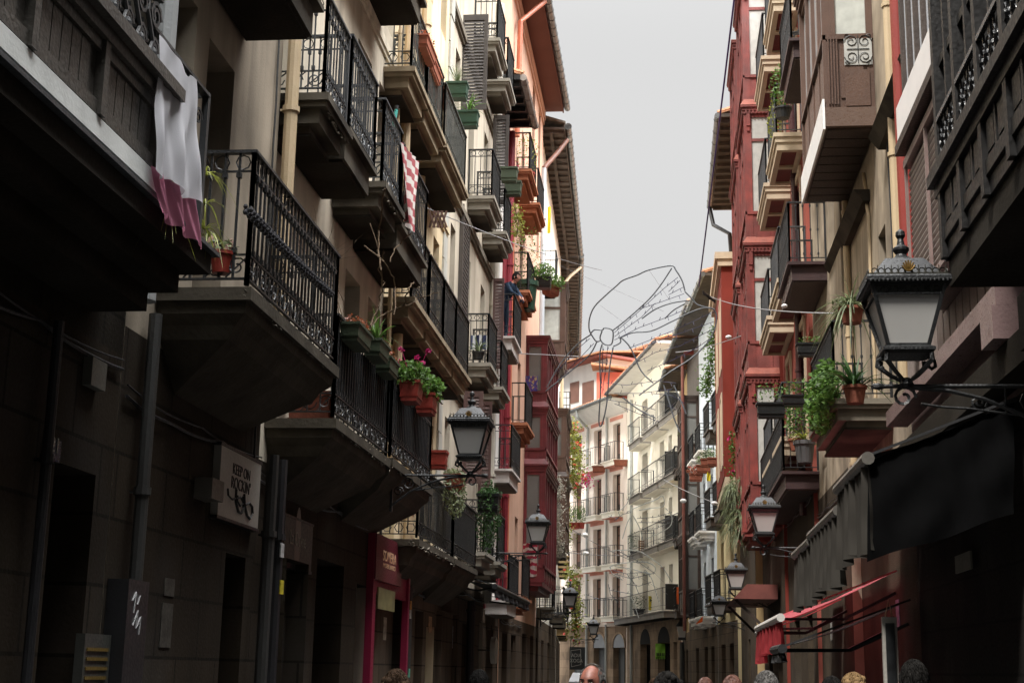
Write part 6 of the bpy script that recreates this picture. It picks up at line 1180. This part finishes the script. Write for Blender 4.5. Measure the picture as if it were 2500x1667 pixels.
# ================================================================== PEOPLE
def person(loc, label, hair=HAIRK, skin=SKIN, face=0.0, scale=1.0, bald=0, cloth_=DENIM, lean=None, hh=1.0, seed=0, skinny=1.0):
    """standing figure; face = yaw the face looks to (0 = toward +y, pi = toward camera)"""
    rnd = random.Random(seed); root = thing('person', loc, label, 'person'); loc = Vector(loc)
    M = Matrix.Rotation(face, 3, 'Z')
    def T(x, y, z): q = M @ Vector((x, y, 0)); return Vector((q.x*scale, q.y*scale, z*scale))
    J = {'pel': (0, 0, .95), 'bel': (0, 0, 1.08), 'chest': (0, .01, 1.28), 'neck0': (0, 0, 1.44), 'neck1': (0, .015, 1.50), 'hd0': (0, .02, 1.57),
         'hl': (-.10, 0, .92), 'kl': (-.11, .02, .50), 'al': (-.11, 0, .08), 'tl': (-.11, .17, .03), 'hr': (.10, 0, .92), 'kr': (.11, .02, .50), 'ar': (.11, 0, .08), 'tr': (.11, .17, .03),
         'sl': (-.18, 0, 1.39), 'el': (-.23, -.01, 1.12), 'wl': (-.22, .08, .88), 'sr': (.18, 0, 1.39), 'er': (.23, -.01, 1.12), 'wr': (.22, .08, .88)}
    if lean: J.update(lean)
    E_ = [('pel', 'bel'), ('bel', 'chest'), ('chest', 'neck0'), ('neck0', 'neck1'), ('neck1', 'hd0'), ('pel', 'hl'), ('hl', 'kl'), ('kl', 'al'), ('al', 'tl'), ('pel', 'hr'), ('hr', 'kr'), ('kr', 'ar'), ('ar', 'tr'), ('neck0', 'sl'), ('sl', 'el'), ('el', 'wl'), ('neck0', 'sr'), ('sr', 'er'), ('er', 'wr')]
    Rr = {'pel': .15, 'bel': .145, 'chest': .165, 'neck0': .085, 'neck1': .055, 'hd0': .058, 'hl': .095, 'kl': .06, 'al': .042, 'tl': .035, 'hr': .095, 'kr': .06, 'ar': .042, 'tr': .035, 'sl': .065, 'el': .045, 'wl': .03, 'sr': .065, 'er': .045, 'wr': .03}
    names = list(J); idx = {n: i for i, n in enumerate(names)}
    # fingers: five short chains per hand
    vs = [T(*J[n]) for n in names]; es = [(idx[a], idx[b]) for a, b in E_]; rs = [Rr[n]*scale*skinny for n in names]
    for wn_, sg in (('wl', -1), ('wr', 1)):
        w0 = Vector(J[wn_]); pi_ = len(vs); vs.append(T(w0.x, w0.y+.03, w0.z-.07)); rs.append(.026*scale); es.append((idx[wn_], pi_))
        for f in range(5):
            off = (f-2)*.017; L = (.045, .075, .085, .078, .06)[f]
            if f == 0: a1 = Vector((w0.x-sg*.03, w0.y+.05, w0.z-.07)); a2 = a1+Vector((-sg*.015, .03, -.03))
            else: a1 = Vector((w0.x+off*.3, w0.y+.03+off, w0.z-.10)); a2 = a1+Vector((-sg*.01, .01, -L*.8))
            i1 = len(vs); vs += [T(*a1), T(*a2)]; rs += [.009*scale, .008*scale]; es += [(pi_, i1), (i1, i1+1)]
    me = bpy.data.meshes.new('body'); me.from_pydata(vs, es, []); o = bpy.data.objects.new('body', me); COL.objects.link(o); o.parent = root
    md = o.modifiers.new('s', 'SKIN'); sk = me.skin_vertices[0].data
    for i, r_ in enumerate(rs): sk[i].radius = (r_, r_*.8 if i in (0, 1, 2) else r_)
    sk[0].use_root = True; o.modifiers.new('u', 'SUBSURF').levels = 1; o.modifiers['u'].render_levels = 2
    dg = bpy.context.evaluated_depsgraph_get(); dg.update(); me2 = bpy.data.meshes.new_from_object(o.evaluated_get(dg)); o.modifiers.clear(); o.data = me2
    me2.materials.clear(); me2.materials.append(cloth_); me2.materials.append(skin)
    for p_ in me2.polygons:
        p_.use_smooth = True
        if p_.center.z > 1.47*scale*0+J['neck0'][2]*scale+.02: p_.material_index = 1
        c_ = p_.center
        for wn_ in ('wl', 'wr'):
            if (c_-T(*J[wn_])).length < .12*scale and c_.z < J[wn_][2]*scale+.0: p_.material_index = 1
    # head: sculpted ellipsoid
    hc = Vector(J['hd0'])+Vector((0, .01, .085)); k = MB(); NU, NV = 28, 22; vs2 = []; fs2 = []
    for j in range(NV+1):
        th = math.pi*j/NV
        for i in range(NU):
            ph = 2*math.pi*i/NU; x = math.sin(th)*math.sin(ph); y = math.sin(th)*math.cos(ph); z = math.cos(th)
            rx, ry, rz = .078, .098, .118
            if z < 0: f_ = 1+z*.28*(1 if y > -.2 else .2); rx *= f_; ry *= (1+z*.12)
            X_, Y_, Z_ = x*rx, y*ry, z*rz
            if y > .3:
                e = lambda cx, cz, s: math.exp(-(((X_-cx)/s)**2+((Z_-cz)/s)**2))
                Y_ += .022*e(0, -.03, .016)+.012*e(0, -.012, .012)+.008*e(0, -.07, .02)+.006*e(0, -.062, .016)-.012*e(-.032, .004, .016)-.012*e(.032, .004, .016)+.008*e(-.03, .026, .02)+.008*e(.03, .026, .02)+.007*e(0, -.105, .02)
            vs2.append(T(hc.x+X_, hc.y+Y_, hc.z+Z_)+loc)
    for j in range(NV):
        for i in range(NU): fs2.append((j*NU+i, j*NU+(i+1) % NU, (j+1)*NU+(i+1) % NU, (j+1)*NU+i))
    k.add(vs2, fs2)
    for sg in (-1, 1): k.ell(T(hc.x+sg*.079, hc.y-.005, hc.z-.01)+loc, .012*scale, .02*scale, .032*scale, 8, 6)
    k.build('head', skin, root, smooth=True)
    k = MB()
    for sg in (-1, 1): k.ell(T(hc.x+sg*.031, hc.y+.083, hc.z+.003)+loc, .013*scale, .008*scale, .008*scale, 8, 6)
    k.build('eyes', mat('eye_white', (.5, .48, .45), .2, .05, 5, bump=0), root, smooth=True)
    k = MB()
    for sg in (-1, 1): k.ell(T(hc.x+sg*.031, hc.y+.0895, hc.z+.003)+loc, .0055*scale, .004*scale, .006*scale, 8, 5); k.bar(T(hc.x+sg*.014, hc.y+.099, hc.z+.024)+loc, T(hc.x+sg*.05, hc.y+.088, hc.z+.026)+loc, .007)
    k.bar(T(hc.x-.022, hc.y+.099, hc.z-.066)+loc, T(hc.x+.022, hc.y+.099, hc.z-.066)+loc, .006)
    k.build('brows_and_pupils', HAIRK, root)
    # hair shell
    k = MB(); vs3 = []; fs3 = []; NU, NV = 36, 16
    for j in range(NV+1):
        th = (math.pi*(.62 if not hh > 1 else .8))*j/NV
        for i in range(NU):
            ph = 2*math.pi*i/NU; x = math.sin(th)*math.sin(ph); y = math.sin(th)*math.cos(ph); z = math.cos(th)
            front = max(0, y-.35)*2.2 if z < .62 else 0
            g = 1.075-front*.14+rnd.gauss(0, .008)+(hh-1)*.18*(1-max(0, y))
            if bald and ((z > .55 and y > -.75) or y > .42): g = .93
            vs3.append(T(hc.x+x*.078*g, hc.y-.004+y*.098*g, hc.z+z*.118*g)+loc)
    for j in range(NV):
        for i in range(NU): fs3.append((j*NU+i, j*NU+(i+1) % NU, (j+1)*NU+(i+1) % NU, (j+1)*NU+i))
    k.add(vs3, fs3)
    if hh > 1:
        for i in range(30): a = rnd.uniform(0, 6.28); z = rnd.uniform(-.3, .9); r_ = math.sqrt(max(0, 1-z*z)); k.ell(T(hc.x+.085*r_*math.sin(a), hc.y-.02+.1*r_*math.cos(a)*(.6 if math.cos(a) > 0 else 1), hc.z+.12*z)+loc, .022*hh, .022*hh, .022*hh, 6, 4)
    for i in range(520):
        th = rnd.uniform(0.02, 1.75); ph = rnd.uniform(0, 6.283); pts = []
        if bald and ((th < .95 and rnd.random() < .85) or math.cos(ph) > .45): continue
        if math.cos(ph) > .3 and th > 1.0: continue
        L = rnd.uniform(.25, .5)*hh; w0 = rnd.uniform(-.5, .5)*(2.2 if hh > 1.1 else .8)
        for j in range(4):
            t_, p_ = th+L*j/3, ph+w0*j/3*.6; g = 1.10+rnd.gauss(0, .012)+(.05*(j == 3))+(hh-1)*.5*rnd.random()
            pts.append(T(hc.x+math.sin(t_)*math.sin(p_)*.078*g, hc.y-.004+math.sin(t_)*math.cos(p_)*.098*g, hc.z+math.cos(t_)*.118*g)+loc)
        k.tube(pts, [.004, .0035, .003, .001], 3)
    k.build('hair', hair, root, smooth=True); return root
def pp(x, ytop, d, label, **kw):
    q = onY(x, ytop, d); sc = q.z/1.775; return person((q.x, d, 0), label, scale=sc, **kw)
pp(1450, 1623, 9.4, 'balding man with short grey hair facing the camera at the bottom centre', hair=HAIRG, bald=1, face=R(180-22), seed=1, skin=mat('ruddy_skin', (.23, .085, .058), .5, .35, 22, bump=.12, bscale=90))
pp(968, 1640, 8.6, 'person with wavy brown hair, back of head at bottom left', hair=HAIRB, hh=1.25, face=R(10), seed=2)
pp(1167, 1636, 11.5, 'person with short black hair at bottom left of centre, seen from behind', hair=HAIRK, face=R(-15), seed=3)
pp(1632, 1643, 8.2, 'person with smooth black hair at bottom right of the grey haired man', hair=HAIRK, face=R(20), seed=4, hh=1.05)
pp(1600, 1656, 14, 'person with dark hair farther back beside the black haired one', hair=HAIRB, face=R(0), seed=5)
pp(1790, 1650, 11, 'person with reddish brown hair left of the balding head at right', hair=mat('auburn_hair', (.10, .035, .02), .5, .4, 30), face=R(15), seed=6)
pp(1872, 1640, 9.3, 'person with close cropped dark thinning hair right of centre, from behind', hair=HAIRG, face=R(5), seed=7, bald=0, skin=SKIN)
pp(2028, 1653, 10, 'person with black hair low beside the curly blond one', hair=HAIRK, face=R(-20), seed=8)
pp(2088, 1648, 10.5, 'person with curly blond hair at the lower right', hair=HAIRY, hh=1.3, face=R(25), seed=9)
pp(2230, 1613, 8.6, 'tallest person with cropped dark hair at the lower right, from behind', hair=HAIRK, face=R(-10), seed=10)
pp(1722, 1655, 13, 'person with auburn hair low between two darker heads', hair=MATS['auburn_hair'], face=R(0), seed=11)
lean = {'chest': (0, .16, 1.25), 'neck0': (0, .24, 1.36), 'neck1': (0, .29, 1.40), 'hd0': (0, .33, 1.44), 'sl': (-.18, .2, 1.32), 'el': (-.2, .34, 1.12), 'wl': (-.06, .46, 1.05), 'sr': (.18, .2, 1.32), 'er': (.2, .34, 1.12), 'wr': (.06, .46, 1.05)}
person((-3.72, 31.6, 8.95), 'man in a dark shirt leaning over the balcony of the narrow white house', hair=HAIRK, face=R(-115), lean=lean, cloth_=SHIRTB, seed=12, scale=.98)
# ================================================================== WIRES AND FESTIVE WIRE FIGURES
def wire(pts, r, mt, name, label, cat='cable', bulbs=None):
    k = MB(); k.tube(pts, r, 5); o = k.build(name, mt); tag(o, label, cat)
    if bulbs:
        b = MB()
        for p in bulbs: b.ell(p, .07*p.y/30, .07*p.y/30, .045*p.y/30, 8, 6)
        b.build('bulb', BULB, o)
    return o
def span(a, b, sag=.15, n=12): return [a.lerp(b, i/n)+Vector((0, 0, -sag*4*(i/n)*(1-i/n))) for i in range(n+1)]
a = onY(1797, -40, 24); b = onY(1706, 700, 38); wire(span(a, b, .05), .02, mat('violet_cable', (.06, .03, .2), .4, .2, 5), 'violet_cable', 'violet blue cable dropping from the top edge to the wire figure')
a = Vector((-3.6, 19.5, onY(1015, 498, 19.5).z)); b = onY(1470, 660, 39); wire(span(a, b, .1), .008, CABLE, 'span_cable', 'thin pale cable from the left drainpipe across the shutters')
wire(span(onY(1730, 722, 40), onY(2036, 765, 16.5), .12), .01, CABLE, 'light_string', 'thin cable with a white bulb from the red wall to the planted balcony', bulbs=[onY(1915, 690+57, 22)])
wire(span(onY(1650, 860, 48), onY(1860, 800, 31.5), .1), .012, CABLE, 'light_string', 'thin cable with a white bulb in front of the brick red wall', bulbs=[onY(1779, 823, 38)])
wire(span(onY(1266, 863, 32), onY(1412, 870, 45), .0), .012, CABLE, 'span_cable', 'level cable crossing the top of the maroon bay')
wire(span(onY(1385, 1285, 60), onY(1560, 1375, 66), .1), .015, CABLE, 'light_string', 'sagging cable with a bulb before the pink building windows', bulbs=[onY(1428, 1305, 61)])
wire(span(onY(1385, 1348, 60), onY(1530, 1355, 66), .05), .015, CABLE, 'light_string', 'lower level cable with a bulb before the pink building', bulbs=[onY(1430, 1350, 61)])
wire(span(onY(1620, 1170, 64), onY(1740, 1225, 45), .05), .014, CABLE, 'light_string', 'short cable with a bulb beside the dark brown house', bulbs=[onY(1668, 1222, 52), onY(1744, 1228, 45)])
# large bow shaped figure at y ~ 38
def fig(name, label, tubes, strings, Y, amp, r1, r2, links=(), m1=WIRE, m2=WIREB):
    root = thing(name, onY(*tubes[0][0], Y), label, 'light decoration'); q = lambda x, y: onY(x, y, Y+amp*math.sin((x-1350)/90.0)+amp*.6*math.cos(y/70.0))
    k = MB()
    for t in tubes:
        ps = [q(*p) for p in t]; o_ = []
        for i in range(len(ps)-1):
            p0, p1, p2, p3 = ps[max(i-1, 0)], ps[i], ps[i+1], ps[min(i+2, len(ps)-1)]
            for j in range(4):
                u = j/4; o_.append(.5*((2*p1)+(p2-p0)*u+(2*p0-5*p1+4*p2-p3)*u*u+(3*p1-p0-3*p2+p3)*u**3))
        k.tube(o_+[ps[-1]], r1, 5)
    k.build('wire_frame', m1, root); k = MB()
    for t in strings:
        ps = [q(*p) for p in t]; k.tube(ps, r2, 4); acc = 0
        for p_, q_ in zip(ps, ps[1:]):
            L = (q_-p_).length; n_ = max(1, int(L/.22))
            for i in range(n_): c_ = p_.lerp(q_, (i+.5)/n_); k.bar(c_, c_+Vector((.03, -.02, -.10 if (i % 2) else .08)), r2*1.8)
    k.build('light_strings', m2, root)
    if links:
        k = MB()
        for a_, b_ in links: k.tube([q(*a_), q(*b_)], r2*.5, 3)
        k.build('guy_wires', CABLE, root)
T1 = [[(1442, 814), (1438, 800), (1440, 775), (1452, 748), (1480, 720), (1505, 698), (1522, 684), (1555, 672), (1585, 659), (1638, 649), (1650, 660), (1665, 685), (1672, 710)],
      [(1497, 806), (1530, 780), (1580, 735), (1610, 700), (1640, 655)], [(1442, 814), (1452, 805), (1470, 806), (1475, 801), (1490, 803), (1497, 812), (1493, 840), (1475, 840), (1465, 826), (1470, 808)],
      [(1442, 814), (1455, 833), (1465, 832)], [(1515, 824), (1545, 812), (1590, 808), (1640, 785), (1700, 757), (1735, 752), (1748, 765), (1748, 790), (1738, 820), (1715, 850), (1680, 880), (1640, 905), (1600, 935), (1560, 965)],
      [(1672, 712), (1690, 730), (1705, 745), (1745, 755)], [(1497, 846), (1515, 836), (1515, 824), (1540, 850), (1565, 905), (1595, 935)], [(1567, 778), (1600, 755), (1640, 740), (1685, 733)], [(1623, 778), (1645, 757), (1672, 742)],
      [(1470, 840), (1464, 870), (1466, 950), (1462, 1030), (1470, 1035), (1482, 980), (1488, 900), (1497, 848)],
      [(1442, 817), (1410, 840), (1370, 885), (1335, 945)], [(1458, 832), (1440, 865), (1400, 900), (1332, 955)], [(1520, 970), (1560, 1000), (1600, 1020)], [(1620, 940), (1635, 985), (1645, 1020), (1660, 1055)], [(1645, 940), (1665, 985), (1675, 1010)]]
S1 = [[(1500, 812), (1560, 760), (1620, 705), (1655, 677)], [(1500, 822), (1565, 775), (1600, 740)], [(1560, 755), (1620, 735), (1670, 717)], [(1500, 830), (1560, 800), (1640, 770), (1680, 752)], [(1632, 712), (1645, 700), (1660, 685)], [(1632, 720), (1670, 700)],
      [(1535, 850), (1600, 825), (1660, 800), (1745, 760)], [(1540, 858), (1620, 828), (1700, 800), (1746, 784)], [(1545, 890), (1600, 860), (1660, 845), (1746, 800)], [(1580, 905), (1640, 880), (1700, 850), (1735, 825)], [(1472, 845), (1470, 900), (1466, 960)], [(1484, 845), (1478, 905), (1470, 960)], [(1440, 826), (1400, 860), (1360, 910)], [(1450, 838), (1410, 880), (1360, 930)],
      [(1480, 935), (1530, 940), (1600, 930), (1650, 935)], [(1500, 960), (1560, 960), (1640, 950)], [(1480, 975), (1540, 985), (1600, 1000)], [(1500, 985), (1560, 1010), (1610, 1030)], [(1590, 960), (1640, 965), (1672, 985)], [(1630, 990), (1650, 1000)]]
fig('bow_light_figure', 'large bow shaped wire light figure hung across the street against the sky', T1, S1, 37.5, .12, .02, .008, [((1370, 650), (1620, 760)), ((1585, 660), (1640, 740)), ((1465, 745), (1540, 800))])
T2 = [[(1490, 1345), (1520, 1342), (1560, 1345), (1600, 1370), (1618, 1385), (1640, 1420)], [(1488, 1385), (1500, 1378), (1540, 1372), (1580, 1372), (1600, 1385), (1590, 1400), (1540, 1388), (1500, 1382)], [(1490, 1385), (1495, 1400), (1520, 1415)], [(1530, 1250), (1560, 1235), (1600, 1220), (1618, 1210), (1620, 1235), (1590, 1240), (1560, 1245)], [(1625, 1240), (1640, 1260), (1635, 1285), (1600, 1305), (1575, 1315)], [(1520, 1262), (1510, 1250), (1530, 1230), (1545, 1195)], [(1545, 1258), (1560, 1285), (1570, 1320)], [(1520, 1315), (1530, 1280), (1540, 1260)], [(1575, 1390), (1590, 1410), (1600, 1440), (1610, 1470)], [(1540, 1455), (1550, 1480), (1560, 1508)]]
S2 = [[(1495, 1390), (1530, 1400), (1580, 1395)], [(1500, 1400), (1540, 1412), (1590, 1400)], [(1510, 1345), (1550, 1365), (1600, 1400)], [(1555, 1265), (1600, 1262), (1640, 1250)], [(1558, 1275), (1600, 1275), (1638, 1265)], [(1562, 1290), (1600, 1290), (1635, 1275)], [(1566, 1302), (1600, 1300)], [(1500, 1270), (1520, 1255), (1540, 1250)], [(1485, 1260), (1510, 1265)], [(1530, 1400), (1550, 1425), (1560, 1450)], [(1530, 1425), (1560, 1430), (1590, 1420)], [(1490, 1440), (1520, 1445), (1545, 1450)], [(1430, 1450), (1470, 1465), (1500, 1460)], [(1485, 1425), (1490, 1450), (1510, 1470)]]
fig('tangled_light_figure', 'tangled pale wire light figure hanging before the far balconies', T2, S2, 60, .3, .018, .012, [((1500, 1370), (1630, 1450)), ((1560, 1360), (1620, 1420)), ((1420, 1440), (1380, 1475))], m1=mat('pale_wire_tube', (.42, .44, .42), .5, .2, 5), m2=WIRE)
k = MB(); a = onY(1716, 714, 37.4); b = onY(1746, 736, 37.6)
for i in range(6): k.tube([a+Vector((0, 0, .02*i-.05)), a.lerp(b, .5)+Vector((0, .02*i, .05*math.sin(i*2))), b+Vector((0, 0, .015*i-.04))], .018, 5)
tag(k.build('cable_coil', IRON), 'coil of black cable tied at the top of the brick red corner', 'cable coil')
